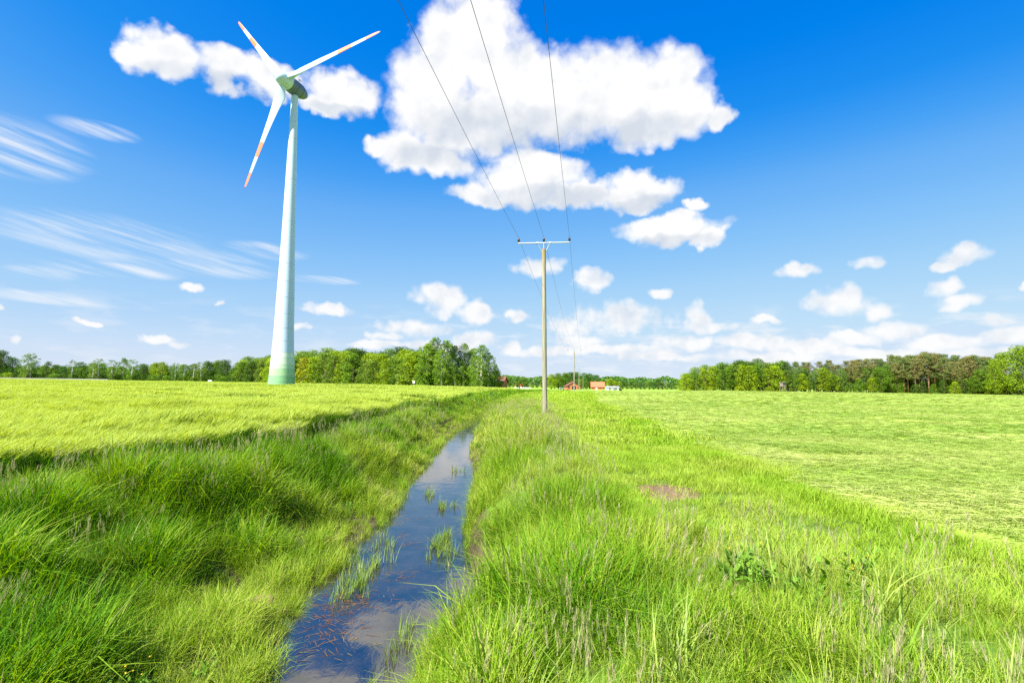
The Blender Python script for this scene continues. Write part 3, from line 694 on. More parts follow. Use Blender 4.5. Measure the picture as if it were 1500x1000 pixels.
# smooth the flare
pr = np.array([p[0] for p in prof])
for _ in range(6): pr[1:-1] = (pr[:-2] + pr[1:-1] * 2 + pr[2:]) / 4
tw = lathe([(pr[i], prof[i][1]) for i in range(40)]).build('tower', M['turb'], turb, smooth=True)
for z in [1.4, 3, 4.9, 6.1, 8, 9.4, 12.5, 16, 20, 24.5, 29, 34, 46, 58, 70]:
    r = smr(z) if z < 9.5 else float(np.interp(z, [p[1] for p in prof], pr))
    lathe([(r + .010, z - .03), (r + .010, z + .03)]).build('tower_seam', M['galv'], turb, smooth=True)
# nacelle and rotor share an axis tilted 5 degrees up
RA, TILT = rad(202.6), rad(5)
nv = np.array([math.sin(RA) * math.cos(TILT), math.cos(RA) * math.cos(TILT), math.sin(TILT)])
sv = np.cross(nv, [0, 0, 1]); sv /= np.linalg.norm(sv); wv = np.cross(sv, nv)
HUBZ = 85.28; hub = np.array([nv[0] * 4.11, nv[1] * 4.11, HUBZ])
def axial(prof, n=40):
    mb = lathe([(r, a) for r, a in prof], n)
    mb.v = [tuple(hub + sv * p[0] + wv * p[1] + nv * p[2]) for p in mb.v]; return mb
axial([(.2, -8.5), (.7, -8.35), (1.2, -7.8), (1.6, -6.9), (1.95, -5.6), (2.1, -4.3), (2.14, -3.2), (2.1, -2.3), (2.02, -1.75)]).build('nacelle', M['nac'], turb, smooth=True)
for a, r in ((-5.6, 1.97), (-3.6, 2.15)): axial([(r, a - .04), (r + .02, a), (r, a + .04)]).build('nacelle_seam', M['dark'], turb, smooth=True)
spin = axial([(1.95, -1.7), (2.02, -1.2), (2.0, 0), (1.85, .9), (1.6, 1.7), (1.1, 2.3), (.5, 2.6), (.1, 2.66)]).build('spinner', M['turb'], turb, smooth=True)
mb = MB(); p0 = hub - nv * 5.2 + wv * 2.0; mb.tube([p0, p0 + wv * 1.5], .06, 6); mb.tube([p0 + wv * 1.4 - nv * .9, p0 + wv * 1.45 + nv * .3], .09, 6)
mb.build('wind_sensor', M['dark'], turb)
mb = MB(); mb.tube([(0, 0, 82.6), (0, 0, 83.6)], .95, 24); mb.build('yaw_collar', M['nac'], turb, smooth=True)
# blades
TH0 = 3.97820083 + PI; RR = 32.27
def section(r, er, et, n=20):
    ch = np.interp(r, [1.2, 2.0, 3.2, 5, 9, 16, 24, 30, 31.8, 32.27], [1.4, 1.6, 2.6, 3.2, 2.35, 1.6, 1.1, .8, .5, .2])
    tk = np.interp(r, [1.2, 2.2, 4, 7, 14, 32], [1.0, .85, .42, .27, .2, .14])
    tw_ = rad(np.interp(r, [1.2, 5, 12, 32], [-28, -22, -9, -1]))
    cdir = -(et * math.cos(tw_) + nv * math.sin(tw_)); tdir = -et * math.sin(tw_) + nv * math.cos(tw_)
    pts = []
    for j in range(n):
        a = 2 * PI * j / n; x = .5 * math.cos(a); y = .5 * math.sin(a)
        rd_ = np.interp(r, [2, 4.5], [1, 0]); taper = rd_ + (1 - rd_) * (.35 + .65 * (.5 - x) ** .6 if x < .5 else .35)
        xo = x + (1 - rd_) * .18
        pts.append(hub + er * r + cdir * (-xo * ch) + tdir * (y * tk * ch * taper))
    return pts
for k in range(3):
    th = TH0 + k * 2 * PI / 3; er = math.cos(th) * sv + math.sin(th) * wv; et = np.cross(nv, er)
    segs = [(1.2, .575, 'blade', 'turb'), (.575, .715, 'stripe', 'orange'), (.715, .855, 'blade', 'turb'), (.855, .988, 'stripe', 'orange'), (.988, 1, 'tip', 'dark')]
    bl_mb = MB(); stripes = []
    for a, b, nm, mt in segs:
        ra = a if a > 1 else a * RR; rs = np.linspace(ra, b * RR, 18 if ra < 2 else 6 if nm != 'tip' else 3)
        mb = bl_mb if nm == 'blade' else MB(); n = 20; V = []
        for r in rs: V += section(r, er, et, n)
        Fc = [(i * n + j, i * n + (j + 1) % n, (i + 1) * n + (j + 1) % n, (i + 1) * n + j) for i in range(len(rs) - 1) for j in range(n)]
        Fc += [tuple(range(n - 1, -1, -1)), tuple((len(rs) - 1) * n + j for j in range(n))]
        mb.add(V, Fc)
        if nm != 'blade': stripes.append((nm, mt, mb))
    bo = bl_mb.build('blade', M['turb'], turb, smooth=True)
    for nm, mt, mb in stripes: mb.build('stripe' if nm == 'stripe' else 'blade_tip', M[mt], bo, smooth=True)

# ------------------------------------------------------------------ power line
LD = np.array([.1315, .9913, 0]); AD = np.array([.9913, -.1315, 0])
def power_pole(loc, hgt, label, rz=0., lean=0., parts=True):
    o = empty('power_pole', loc); tag(o, label, 'power pole', 'wooden poles of the overhead line')
    top = np.array([lean * hgt, 0, hgt])
    mb = MB(); mb.tube([(lean * -.4, 0, -.4), tuple(top * .5), tuple(top)], [.135, .122, .105], 18); mb.build('shaft', M['pole'], o, smooth=True)
    cs, sn = math.cos(rz), math.sin(rz); ad = np.array([AD[0] * cs - AD[1] * sn, AD[0] * sn + AD[1] * cs, 0]); ld = np.array([-ad[1], ad[0], 0])
    zc = hgt + .36; c_ = np.array([lean * hgt, 0, zc])
    mb = MB(); mb.tube([c_ - ad * 1.45, c_ + ad * 1.45], .036, 8); mb.build('crossarm', M['galv'], o)
    mb = MB(); mb.tube([(c_[0], 0, hgt - .3), (c_[0], 0, zc)], .03, 8); mb.build('spigot', M['galv'], o)
    for s in (-1, 1):
        mb = MB(); mb.tube([c_ + ad * .36 * s, np.array([c_[0], 0, hgt - .15]) + ad * .10 * s], .022, 6); mb.build('brace', M['galv'], o)
        mb = MB(); mb.tube([c_ + ad * .36 * s - ad * .06, c_ + ad * .36 * s + ad * .06], .055, 8); mb.build('clamp', M['galv'], o)
    tops = []
    for s in (-1.43, 0, 1.43):
        b = c_ + ad * s
        mb = lathe([(.022, 0), (.022, .10), (.07, .10), (.085, .13), (.05, .16), (.075, .18), (.06, .215), (.035, .23), (.055, .25), (.04, .30), (.02, .315)], 12)
        mb.v = [(p[0] + b[0], p[1] + b[1], p[2] + b[2]) for p in mb.v]; mb.build('insulator', M['ceramic'], o, smooth=True)
        tops.append(np.array(loc) + b + np.array([0, 0, .31]))
    return tops
P1 = (1.86, 30.2, float(height(1.86, 30.2)))
T1 = power_pole(P1, 9.31 - P1[2], 'weathered wooden power pole standing in the tall grass beside the stream', lean=-.0155)
pb = np.array([1.8, 30.2]) - LD[:2] * 92
T0 = power_pole((pb[0], pb[1], 0), 9.3, 'wooden power pole with crossarm behind the photographer')
T2 = power_pole((13.98, 122, float(height(13.98, 122))), 9.0, 'second wooden power pole along the line, standing at the meadow edge')
T3 = power_pole((27.9, 226, float(dip(27.9, 226))), 9.2, 'slim far power pole standing just before the brick barn')
T4 = power_pole((44.5, 340, float(dip(44.5, 340))), 9.2, 'farthest thin power pole near the orange roofed farmhouse')
for k in range(3):
    mb = MB(); pts = []
    for a, b, sag in ((T0[k], T1[k], 1.0), (T1[k], T2[k], 1.0), (T2[k], T3[k], 1.1), (T3[k], T4[k], 1.2)):
        for t in np.linspace(0, 1, 25)[(0 if not pts else 1):]:
            p = a + (b - a) * t; p = p - np.array([0, 0, 4 * sag * t * (1 - t)]); pts.append(p)
    mb.tube(pts, .007, 5)
    tag(mb.build('overhead_wire', M['wire']), ['thin overhead wire on the stream side of the poles', 'thin overhead wire over the pole tops, between two others', 'thin overhead wire on the meadow side of the poles'][k], 'wire', 'wires of the overhead line')

# ------------------------------------------------------------------ trees
def leaf_quads(P_, nrm, sx, sy, r):
    n = len(P_); a = rng.normal(size=(n, 3)); t = np.cross(nrm, a); t /= np.linalg.norm(t, axis=1)[:, None] + 1e-9; b = np.cross(nrm, t)
    sx = sx[:, None]; sy = sy[:, None]
    V = np.stack([P_ - t * sx, P_ - b * sy + nrm * sx * .25, P_ + t * sx, P_ + b * sy + nrm * sx * .25], 1)
    D = np.zeros((n, 4, 3)); D[..., 0] = r[:, None]
    return V.reshape(-1, 3), np.arange(n * 4).reshape(-1, 4), D.reshape(-1, 3)
def make_tree(kind, seed):
    global rng
    keep = rng; rng = np.random.default_rng(seed)
    K = dict(broad=(14, 3.9, 1.5, 46, 100, .30, (1.0, 1.9)), edge=(12, 3.6, .2, 50, 95, .30, (.9, 1.7)), airy=(17, 4.0, 2.2, 74, 95, .27, (.75, 1.5)),
             birch=(13, 2.6, 2.2, 40, 60, .24, (.5, 1.1)), pine=(17, 2.9, 7.0, 42, 110, .26, (.6, 1.25)), young=(13, 2.2, 2.0, 40, 70, .25, (.6, 1.1)), bush=(3.2, 2.0, -.1, 22, 60, .20, (.5, .9)),
             round=(8, 2.9, 1.6, 30, 90, .30, (.9, 1.4)))[kind]
    Ht, Rc, zb, nb, nl, ls, (b0, b1) = K
    tmb = MB(); cen = []
    tops = (rng.normal(0, .2, 2)) * (1 if kind != 'pine' else .5)
    path = [(0, 0, -.3), (tops[0] * .2, tops[1] * .2, Ht * .3), (tops[0] * .7, tops[1] * .7, Ht * .62), (tops[0], tops[1], Ht * .93)]
    rb = {'broad': .3, 'edge': .26, 'airy': .3, 'birch': .17, 'pine': .21, 'young': .12, 'bush': .06, 'round': .22}[kind]
    tmb.tube(path, [rb * 1.25, rb, rb * .6, rb * .12], 8)
    zs = (Ht - zb)
    for i in range(nb):
        u = (i + rng.random()) / nb; z = zb + zs * u
        if kind == 'pine': prof_ = math.sin(PI * min(1, .12 + .88 * u) ** .9) * .95 + .15
        elif kind == 'airy': prof_ = .45 + .75 * math.sin(PI * u) - .35 * u
        elif kind in ('birch', 'young'): prof_ = .35 + .8 * math.sin(PI * u * .95)
        elif kind == 'edge': prof_ = .85 * (1 - u ** 2.2) + .25
        else: prof_ = math.sin(PI * (.15 + .8 * u)) ** .8
        a = i * 2.39996 + rng.normal(0, .5); rr = Rc * prof_ * math.sqrt(rng.uniform(.15, 1)) * (.78 if kind != 'pine' else .85)
        br_ = rng.uniform(b0, b1) * (1 - .35 * u if kind in ('edge', 'airy', 'birch') else 1)
        c_ = np.array([math.cos(a) * rr + tops[0] * u, math.sin(a) * rr + tops[1] * u, min(z, Ht - br_ * .6)])
        cen.append((c_, br_))
        if rr > .5 and i % 2 == 0 and kind != 'bush':
            zt = max(.3, c_[2] - rr * rng.uniform(.35, .8)); f = min(.9, zt / Ht)
            s_ = np.array([tops[0] * f, tops[1] * f, zt]); mid = (s_ + c_) / 2 + np.array([0, 0, .12 * rr])
            tmb.tube([s_, mid, c_], [rb * (.42 - .25 * f), rb * .2, rb * .08], 5)
    if kind == 'pine':
        for i in range(7):
            a = rng.random() * 6.28; z = rng.uniform(4, 9); L = rng.uniform(.6, 1.6); tmb.tube([(0, 0, z), (math.cos(a) * L, math.sin(a) * L, z + .2)], [.04, .015], 4)
    PV, NV, SX, SY, RD = [], [], [], [], []
    for c_, br_ in cen:
        n = int(nl * rng.uniform(.7, 1.2) * (br_ / ((b0 + b1) / 2)) ** 1.6)
        v = rng.normal(size=(n, 3)); v /= np.linalg.norm(v, axis=1)[:, None]
        rr = br_ * rng.uniform(.45, 1.08, n) ** .6
        sq = np.array([1, 1, .55 if kind == 'pine' else .8])
        PV.append(c_ + v * rr[:, None] * sq); nn = v * .9 + rng.normal(0, .55, (n, 3)) + [0, 0, .35]; NV.append(nn / np.linalg.norm(nn, axis=1)[:, None])
        s = ls * rng.uniform(.55, 1.1, n); SX.append(s * (.75 if kind != 'pine' else .8)); SY.append(s * (.5 if kind != 'pine' else .28)); RD.append(np.clip(rng.random() * .75 + rng.random(n) * .35 - .05, 0, 1))
    PV = np.concatenate(PV); PV[:, 2] = np.maximum(PV[:, 2], .05)
    V, Q, D = leaf_quads(PV, np.concatenate(NV), np.concatenate(SX), np.concatenate(SY), np.concatenate(RD))
    crown = npmesh('crown', V, Q, M['needle' if kind == 'pine' else 'leaf'], D)
    me = bpy.data.meshes.new('trunk'); me.from_pydata(tmb.v, [], tmb.f); me.update(); me.polygons.foreach_set('use_smooth', [True] * len(me.polygons))
    me.materials.append(M['birch' if kind in ('birch', 'airy') else 'pinebark' if kind == 'pine' else 'bark'])
    rng = keep
    return Ht, me, crown.data
PROTO = {}
for k, nv_ in (('broad', 4), ('edge', 4), ('airy', 3), ('birch', 3), ('pine', 4), ('young', 3), ('bush', 3), ('round', 2)):
    PROTO[k] = [make_tree(k, 100 + 17 * i + len(k) * 1000) for i in range(nv_)]
R2 = random.Random(5)
def tree(kind, x, y, H, label, group, tint=(1, 1, 1), wide=1., name=None, z=0., cat='tree'):
    Ht, tm, cm = R2.choice(PROTO[kind]); s = H / Ht
    o = empty(name or {'pine': 'pine_tree', 'birch': 'birch_tree', 'bush': 'bush', 'airy': 'poplar_tree'}.get(kind, 'broadleaf_tree'), (x, y, z), R2.random() * 6.28)
    sw = s * wide * R2.uniform(.92, 1.1); o.scale = (sw, sw, s); tag(o, label, cat, group)
    for nm, me in (('trunk', tm), ('crown', cm)):
        q = bpy.data.objects.new(nm if kind != 'bush' or nm == 'crown' else 'stem', me); COL.objects.link(q); q.parent = o
        if nm == 'crown': j = R2.uniform(.88, 1.12); q.color = (tint[0] * j, tint[1] * j, tint[2] * j, 1)
    return o
def ptree(kind, px, top, D, label, group, tint=(1, 1, 1), wide=1., name=None, base=0., cat='tree'):
    q = at_y(px, top, D); base = float(dip(q[0], D)); return tree(kind, float(q[0]), D, float(q[2]) - base, label, group, tint, wide, name, base, cat)
LIME, MID, OLIVE, GOLD, TEAL, DARK = (2.3, 1.85, .6), (1.15, 1.2, .9), (1.55, 1.35, 2.0), (3.3, 1.8, .5), (.75, 1.0, 2.0), (.6, .68, .8)
COLN = {id(LIME): 'bright lime green', id(MID): 'mid green', id(OLIVE): 'dull olive green', id(GOLD): 'golden yellow', id(TEAL): 'bluish green', id(DARK): 'dark green'}
# wood behind the turbine
GL = 'trees of the wood behind the wind turbine'
topL = ([338, 360, 400, 440, 480, 540, 600, 622], [531, 526, 520, 517, 513, 515, 512, 512])
seqL = [MID, MID, DARK, OLIVE, LIME, LIME, MID, GOLD, LIME, OLIVE, OLIVE, LIME, MID, OLIVE, OLIVE, LIME, MID, OLIVE, LIME, MID, LIME, OLIVE]
def DL(px): return float(np.interp(px, [338, 440, 735], [300, 258, 170]))
gold_done = False
for row in (0, 1, 2):
    for i, px in enumerate(np.arange(341, 632, 15 if row == 0 else 12)):
        cl = seqL[(i if row == 0 else i * 3 + row) % len(seqL)]
        if row and cl is GOLD: cl = MID
        if row == 2: cl = R2.choice([DARK, MID, OLIVE])
        t = float(np.interp(px, *topL)) + [8, 3, 0][row] + R2.uniform(-6, 5)
        lab = COLN[id(cl)] + ' broadleaf tree ' + ['at the front edge of', 'within', 'at the back of'][row] + ' the wood behind the turbine'
        ptree('edge' if row == 0 else 'broad', px + R2.uniform(-3, 3) + row * 5, t, DL(px) + row * 9 + R2.uniform(-2, 2), lab, GL, cl, R2.uniform(1.1, 1.55))
for i, (px, t) in enumerate([(628, 503), (640, 494), (655, 498), (668, 506), (680, 503), (693, 510), (706, 505), (716, 516), (727, 534), (648, 512), (700, 520), (663, 515)]):
    ptree('airy', px, t, DL(px) + (i % 3) * 4, 'tall airy poplar with pale trunk at the open end of the wood', 'tall poplars at the end of the wood', (1.55, 1.5, 1.3), 1.35 if px < 725 else 1.0)
for px in np.arange(622, 735, 9):
    ptree('edge', px, 541 + R2.uniform(-7, 7), DL(px) + R2.uniform(6, 12), 'low leafy tree growing under the tall poplars', 'undergrowth below the poplars', R2.choice([MID, DARK, LIME, MID]), 1.25)
# wood beyond the meadow
GR = 'trees of the wood beyond the mown meadow'
topR = ([1003, 1020, 1060, 1100, 1150, 1180, 1200, 1250, 1300, 1350, 1400, 1440], [547, 541, 533, 529, 533, 533, 534, 530, 524, 520, 521, 524])
def DR(px): return float(np.interp(px, [1003, 1250, 1450, 1600], [255, 250, 235, 205]))
for row in (0, 1, 2):
    for i, px in enumerate(np.arange(1006, 1156, 13)):
        cl = [LIME, MID, LIME, LIME, MID, MID, LIME, LIME, MID, LIME, LIME, OLIVE][i % 12] if row == 0 else R2.choice([MID, DARK, LIME, OLIVE])
        ptree('edge' if row == 0 else 'broad', px + R2.uniform(-3, 3), float(np.interp(px, *topR)) + [5, 2, 0][row] + R2.uniform(-5, 5), DR(px) + row * 9 + R2.uniform(-2, 2),
              COLN[id(cl)] + ' broadleaf tree ' + ['at the front of', 'inside', 'at the back of'][row] + ' the wood beyond the meadow', GR, cl, R2.uniform(1.1, 1.5))
for i, px in enumerate(np.arange(1158, 1300, 7)):
    ptree('young', px + R2.uniform(-3, 3), float(np.interp(px, *topR)) + 9 + R2.uniform(-4, 6), DR(px) + R2.uniform(-1, 5), 'slim grey green young tree at the front of the pine wood', GR, (1.2, 1.2, 2.2), 1.05)
for row in (0, 1, 2):
    for i, px in enumerate(np.arange(1165 if row else 1235, 1462, 10.5)):
        ptree('pine', px + R2.uniform(-4, 4), float(np.interp(px, *topR)) + [4, 1, 0][row] + R2.uniform(-6, 6), DR(px) + 3 + row * 8 + R2.uniform(-2, 2),
              'tall pine with bare reddish trunk and olive crown ' + ['at the front of the wood', 'in the middle of the wood', 'at the back of the wood'][row], 'pines beyond the mown meadow', R2.choice([(1.5, 1.6, 1.2), (1.9, 1.6, 1.4), (1.2, 1.45, 1.2), (2.0, 1.55, 1.3)]), R2.uniform(1.0, 1.4))
for px in np.arange(1160, 1470, 6.5):
    cl = R2.choice([MID, LIME, DARK, MID]); ptree(R2.choice(['edge', 'young', 'broad']), px, 551 + R2.uniform(-14, 12), DR(px) + R2.uniform(-3, 16), COLN[id(cl)] + ' low leafy tree growing below the pines', 'undergrowth below the pines', cl, 1.4)
for px in (1338, 1352, 1367, 1381, 1398, 1412): ptree('edge', px, 560 + R2.uniform(-6, 4), DR(px) - 3, 'small leafy bush tree in front of the bare pine trunks', 'low trees before the pine trunks', R2.choice([MID, LIME, DARK]), 1.3)
for px in np.arange(1290, 1470, 8): ptree('edge', px, 550 + R2.uniform(-4, 5), DR(px) + 30, 'dark green low tree closing the back of the pine wood', 'undergrowth at the back of the pines', DARK, 1.7)
for px, t, dd in ((1456, 526, 0), (1471, 516, 4), (1488, 506, -4), (1502, 509, 6), (1518, 503, -2), (1535, 508, 5), (1555, 505, 0), (1580, 500, 0)):
    ptree('broad', px, t, DR(px) - 8 + dd, 'large lime green oak at the corner of the pine wood', 'oaks at the corner of the pine wood', (1.8, 1.55, .6), R2.uniform(.85, 1.1))
for px in (1458, 1478, 1495, 1520): ptree('edge', px, 548, DR(px) - 2, 'low lime green tree under the oaks at the wood corner', 'undergrowth below the oaks', LIME, 1.3)
# road avenue far left
GB = 'trees along the far road beside the barley'
for px, t, k, cl in ((2, 513, 'broad', DARK), (-14, 505, 'broad', DARK), (20, 523, 'broad', TEAL), (41, 519, 'birch', MID), (47, 517, 'birch', MID), (64, 535, 'broad', MID), (82, 534, 'broad', MID), (95, 536, 'broad', TEAL), (107, 527, 'birch', MID), (124, 535, 'broad', MID),
                     (138, 530, 'birch', OLIVE), (146, 525, 'birch', OLIVE), (166, 527, 'birch', MID), (182, 524, 'airy', MID), (194, 526, 'birch', MID), (212, 536, 'broad', DARK), (228, 531, 'broad', LIME), (238, 530, 'edge', LIME), (258, 531, 'birch', MID), (270, 533, 'birch', MID),
                     (284, 534, 'birch', OLIVE), (296, 530, 'birch', OLIVE), (304, 529, 'broad', DARK), (318, 528, 'broad', MID), (330, 527, 'broad', DARK), (72, 529, 'young', DARK), (120, 530, 'young', TEAL)):
    kn = {'birch': 'slender white trunked birch', 'airy': 'tall thin poplar', 'broad': 'broadleaf tree', 'edge': 'broadleaf tree', 'young': 'slim tree'}[k]
    ptree(k, px, t, 300 + R2.uniform(-2, 14) if k != 'birch' else 291, COLN[id(cl)] + ' ' + kn + ' by the far road beyond the barley', GB, tuple(q * .9 for q in cl), 1.5 if k in ('birch', 'airy') else 1.25)
for px in np.arange(-30, 345, 15):
    ptree('broad', px, 534.5 + R2.uniform(-3, 4), 325 + R2.uniform(0, 15), 'rounded tree in the row behind the far road', 'tree row behind the far road', R2.choice([MID, DARK, TEAL, OLIVE]), 1.5)
for px in np.arange(-20, 340, 8.5):
    ptree('bush', px, 548.5 + (px - 150) * .012 + R2.uniform(-1.5, 1.5), 294, 'dense dark green bush in the hedge along the far road', 'hedge bushes along the far road', R2.choice([MID, DARK, MID, LIME]), 1.1, cat='bush')
# trees round the farm
for px, t in ((747, 553), (759, 551.5), (769, 553)):
    ptree('round', px, t, 420, 'small round dark green tree in the row left of the power pole', 'small round trees near the farm', (.95, 1.05, 1.3), 1.1)
for px, t, cl, dd in ((808, 548, LIME, 455), (818, 546.5, MID, 460), (828, 546, MID, 462), (836, 545, DARK, 480), (845, 545, TEAL, 500), (855, 546, TEAL, 500), (864, 547, TEAL, 500), (872, 549, TEAL, 495), (822, 552, MID, 452), (812, 555, LIME, 450), (851, 556, OLIVE, 440), (859, 558, MID, 440)):
    ptree('broad', px, t, dd, COLN[id(cl)] + ' tree standing round the farm barn', 'trees round the farm', cl, 1.35)
for px, t in ((893, 555), (900, 558), (907, 559)):
    ptree('round', px, t, 440, 'bright green tree right beside the orange roofed farmhouse', 'trees beside the farmhouse', LIME, 1.2)
for px in np.arange(912, 1006, 6.5):
    ptree('broad', px, (555 if 960 < px < 967 else 558.5) + R2.uniform(-1.5, 2), 520, 'small far tree in the line behind the meadow', 'far tree line behind the meadow', R2.choice([MID, TEAL, OLIVE, DARK]), 1.5)
for px in np.arange(738, 806, 7):
    ptree('broad', px, 558 + R2.uniform(-1.5, 1.5), 560, 'small far tree in the line behind the stream', 'far tree line behind the stream', R2.choice([MID, TEAL, OLIVE]), 1.6)
# wooded horizon: one far mass
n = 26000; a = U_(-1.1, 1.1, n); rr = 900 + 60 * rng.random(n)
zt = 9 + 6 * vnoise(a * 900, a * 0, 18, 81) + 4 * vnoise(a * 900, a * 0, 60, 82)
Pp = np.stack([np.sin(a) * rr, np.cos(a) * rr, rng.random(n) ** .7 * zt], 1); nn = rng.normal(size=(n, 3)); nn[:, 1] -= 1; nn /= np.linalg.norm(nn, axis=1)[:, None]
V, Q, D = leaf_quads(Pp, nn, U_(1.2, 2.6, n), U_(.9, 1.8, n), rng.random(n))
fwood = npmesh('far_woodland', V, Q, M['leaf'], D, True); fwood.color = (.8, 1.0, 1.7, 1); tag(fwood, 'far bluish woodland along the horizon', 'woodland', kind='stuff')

# ------------------------------------------------------------------ farm
def prism(mb, w, l, h0, h1, over=.0):
    """gabled solid: ridge along local y"""
    w2, l2 = w / 2 + over, l / 2 + over
    V = [(-w2, -l2, h0), (w2, -l2, h0), (w2, l2, h0), (-w2, l2, h0), (0, -l2, h1), (0, l2, h1)]
    mb.add(V, [(0, 1, 4), (2, 3, 5), (1, 2, 5, 4), (3, 0, 4, 5), (3, 2, 1, 0)])
def gabled(name, label, loc, rz, w, l, he, hr, wallm, roofm, doors=(), windows=(), cat='house'):
    loc = (loc[0], loc[1], float(dip(loc[0], loc[1])))
    o = empty(name, loc, rz); tag(o, label, cat)
    mb = MB(); mb.box((0, 0, he / 2 - .1), (w, l, he + .2)); prism(mb, w, l, he, hr - .18); mb.build('wall', wallm, o)
    mb = MB(); e = .5; w2, l2 = w / 2, l / 2; k = (hr - he) / w2
    for s in (-1, 1):
        V = []
        for yy in (-l2 - e, l2 + e):
            V += [(0, yy, hr), (s * (w2 + e), yy, he - e * k), (s * (w2 + e), yy, he - e * k + .22), (0, yy, hr + .22)]
        mb.add(V, [(0, 1, 5, 4), (2, 3, 7, 6), (1, 2, 6, 5), (0, 3, 2, 1), (4, 5, 6, 7)])
    r = mb.build('roof', roofm, o)
    mb = MB(); mb.box((.6, l * .2, hr + .35), (.7, .7, 1.2)); mb.build('chimney', M['brick'], r)
    for (fx, side, ww, hh, z0, m_, nm) in list(doors) + list(windows):
        mb = MB()
        if side == 'y': mb.box((fx, -l2 - .03, z0 + hh / 2), (ww, .10, hh))
        else: mb.box((-w2 - .03 if side == 'x-' else w2 + .03, fx, z0 + hh / 2), (.10, ww, hh))
        mb.build(nm, m_, o)
    return o
win = lambda f, s, z=1.0: (f, s, 1.2, 1.3, z, M['glass'], 'window')
q = at_y(838, 570, 430)
gabled('barn', 'red brick barn with gable front and dark open doorway', (float(q[0]), 430, 0), 0.05, 10.5, 14, 2.6, 5.6, M['brick'], M['roofd'], [(.3, 'y', 3.0, 2.8, 0, M['glass'], 'doorway')], [win(-3.6, 'y'), win(3.8, 'y')], 'barn')  # doorway is a dark slab painting the shade inside the opening
q = at_y(876, 570, 450)
gabled('farmhouse', 'farmhouse with large bright orange tiled roof beside white sheds', (float(q[0]), 452, 0), rad(82), 8.5, 10.5, 2.4, 6.2, M['brick'], M['roof'], [(1, 'x-', 1.2, 2.1, 0, M['white'], 'door')], [win(-5, 'x-'), win(-2, 'x-'), win(4, 'x-')])
q = at_y(724, 566, 195)
gabled('brick_house', 'red brick house half hidden behind the tall poplars', (float(q[0]) , 196, 0), rad(75), 6, 8, 2.4, 4.2, M['brick'], M['roofd'], [(0, 'x-', 1.0, 2.0, 0, M['white'], 'door')], [win(-2.5, 'x-'), win(2.4, 'x-')])
q = at_y(763, 570, 440)
gabled('small_house', 'small pale house with brown roof near the round trees', (float(q[0]), 445, 0), rad(70), 6, 8, 2.2, 4.0, M['white'], M['brick'], [(0, 'x-', 1.0, 1.9, 0, M['dark'], 'door')], [win(-2.4, 'x-'), win(2.4, 'x-')])
for i, (px, w_) in enumerate(((893, 5.5), (902, 4.5))):
    q = at_y(px, 570, 425 + i * 4)
    gabled('shed', ['longer low white shed right of the farmhouse', 'shorter low white shed at the farmyard end'][i], (float(q[0]), 426 + i * 4, 0), rad(90), 4, w_, 1.9, 2.8, M['white'], M['galv'], [(0, 'x-', 1.4, 1.7, 0, M['greyw'], 'door')], [], 'shed')
def car(loc, rz, label, body):
    loc = (loc[0], loc[1], float(dip(loc[0], loc[1])))
    o = empty('parked_car', loc, rz); tag(o, label, 'car')
    prof = [(-2.1, .35), (2.1, .35), (2.15, .7), (1.9, .92), (1.0, 1.0), (.45, 1.45), (-1.2, 1.5), (-1.95, 1.05), (-2.15, .95)]
    mb = MB(); n = len(prof); V = [(x, -.85 + (.12 if z > 1.2 else 0), z) for x, z in prof] + [(x, .85 - (.12 if z > 1.2 else 0), z) for x, z in prof]
    mb.add(V, [tuple(range(n)), tuple(range(2 * n - 1, n - 1, -1))] + [(i, i + n, (i + 1) % n + n, (i + 1) % n) for i in range(n)]); mb.build('body', body, o)
    for s in (-1, 1):
        mb = MB(); mb.add([(.85, s * .84, 1.02), (.4, s * .76, 1.4), (-1.15, s * .76, 1.43), (-1.75, s * .84, 1.05)], [(0, 1, 2, 3) if s < 0 else (3, 2, 1, 0)]); mb.v = [(a, b + s * .02, c_) for a, b, c_ in mb.v]; mb.build('side_window', M['glass'], o)
        for xx in (-1.3, 1.3):
            mb = MB(); mb.tube([(xx, s * .72, .32), (xx, s * .9, .32)], .32, 14); mb.build('wheel', M['rubber'], o)
q = at_y(773, 570, 400); car((float(q[0]), 400, 0), .1, 'white car parked by the small round trees', M['white'])
q = at_y(823, 571, 418); car((float(q[0]), 418, 0), .2, 'silver car parked left of the brick barn', M['galv'])
q = at_y(909, 571, 330)
mb = MB(); mb.tube([(-.75, 0, .62), (-.7, 0, .62), (.7, 0, .62), (.75, 0, .62)], [.5, .62, .62, .5], 20)
tag(mb.build('silage_bale', M['rubber'], loc=(float(q[0]), 330, float(dip(q[0], 330))), smooth=True), 'black wrapped bale lying at the far meadow edge', 'bale')
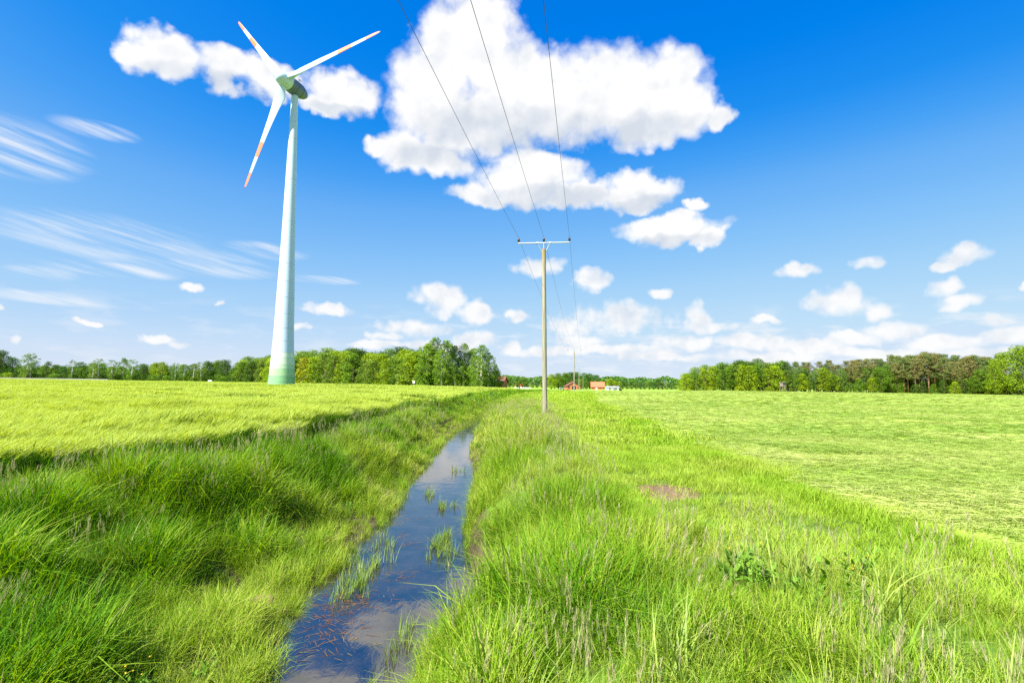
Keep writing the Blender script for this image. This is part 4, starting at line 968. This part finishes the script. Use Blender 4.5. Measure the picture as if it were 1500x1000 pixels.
# hunting hide
q = at_y(1147, 573, 238); o = empty('hunting_hide', (float(q[0]), 238, 0), .3); tag(o, 'raised grey wooden hunting hide at the wood edge beyond the meadow', 'hunting hide')
for sx in (-1, 1):
    for sy in (-1, 1):
        mb = MB(); mb.tube([(sx * .95, sy * .95, -.1), (sx * .7, sy * .7, 2.3)], .08, 6); mb.build('leg', M['greyw'], o)
mb = MB(); mb.box((0, 0, 3.1), (1.6, 1.6, 1.7)); cb_ = mb.build('cabin', M['greyw'], o)
mb = MB(); mb.box((0, -.81, 3.3), (1.1, .06, .45)); mb.build('window', M['glass'], cb_)
mb = MB(); mb.box((0, 0, 4.02), (2.0, 2.0, .12)); mb.build('roof', M['galv'], o)
mb = MB()
for s in (-.22, .22): mb.tube([(s, -1.7, 0), (s, -.82, 2.4)], .04, 5)
for k in range(7): mb.tube([(-.22, -1.7 + .126 * k, .34 * k + .15), (.22, -1.7 + .126 * k, .34 * k + .15)], .03, 5)
mb.build('ladder', M['greyw'], o)
# info box by the wood, sign post far left, road
q = at_y(606, 562, 196); o = empty('sign_board', (float(q[0]), 196, 0)); tag(o, 'small white board on a post before the wood edge', 'sign')
mb = MB(); mb.tube([(0, .06, -.2), (0, .06, 2.2)], .06, 6); mb.build('post', M['greyw'], o)
mb = MB(); mb.box((0, 0, 1.9), (.8, .08, .9)); mb.build('board', M['white'], o)
q = at_y(308, 558, 284); o = empty('field_trailer', (float(q[0]), 284, 0), .1); o.scale = (.7, .7, .7); tag(o, 'small white topped trailer standing at the barley edge before the hedge', 'trailer')
mb = MB(); mb.box((0, 0, 1.5), (2.6, 1.6, 1.3)); mb.build('box_body', M['white'], o)
mb = MB(); mb.box((0, 0, .72), (2.8, 1.6, .24)); mb.build('chassis', M['brick'], o)
for s in (-.8, .8):
    for yy in (-.75, .75):
        mb = MB(); mb.tube([(s, yy - .1, .4), (s, yy + .1, .4)], .4, 14); mb.build('wheel', M['rubber'], o)
mb = MB(); mb.box((-330, 287.5, .55), (240, 5.0, 1.4)); rd_ = mb.build('road', M['asphalt']); tag(rd_, kind='structure', label='pale road on a low embankment beyond the barley', cat='road')
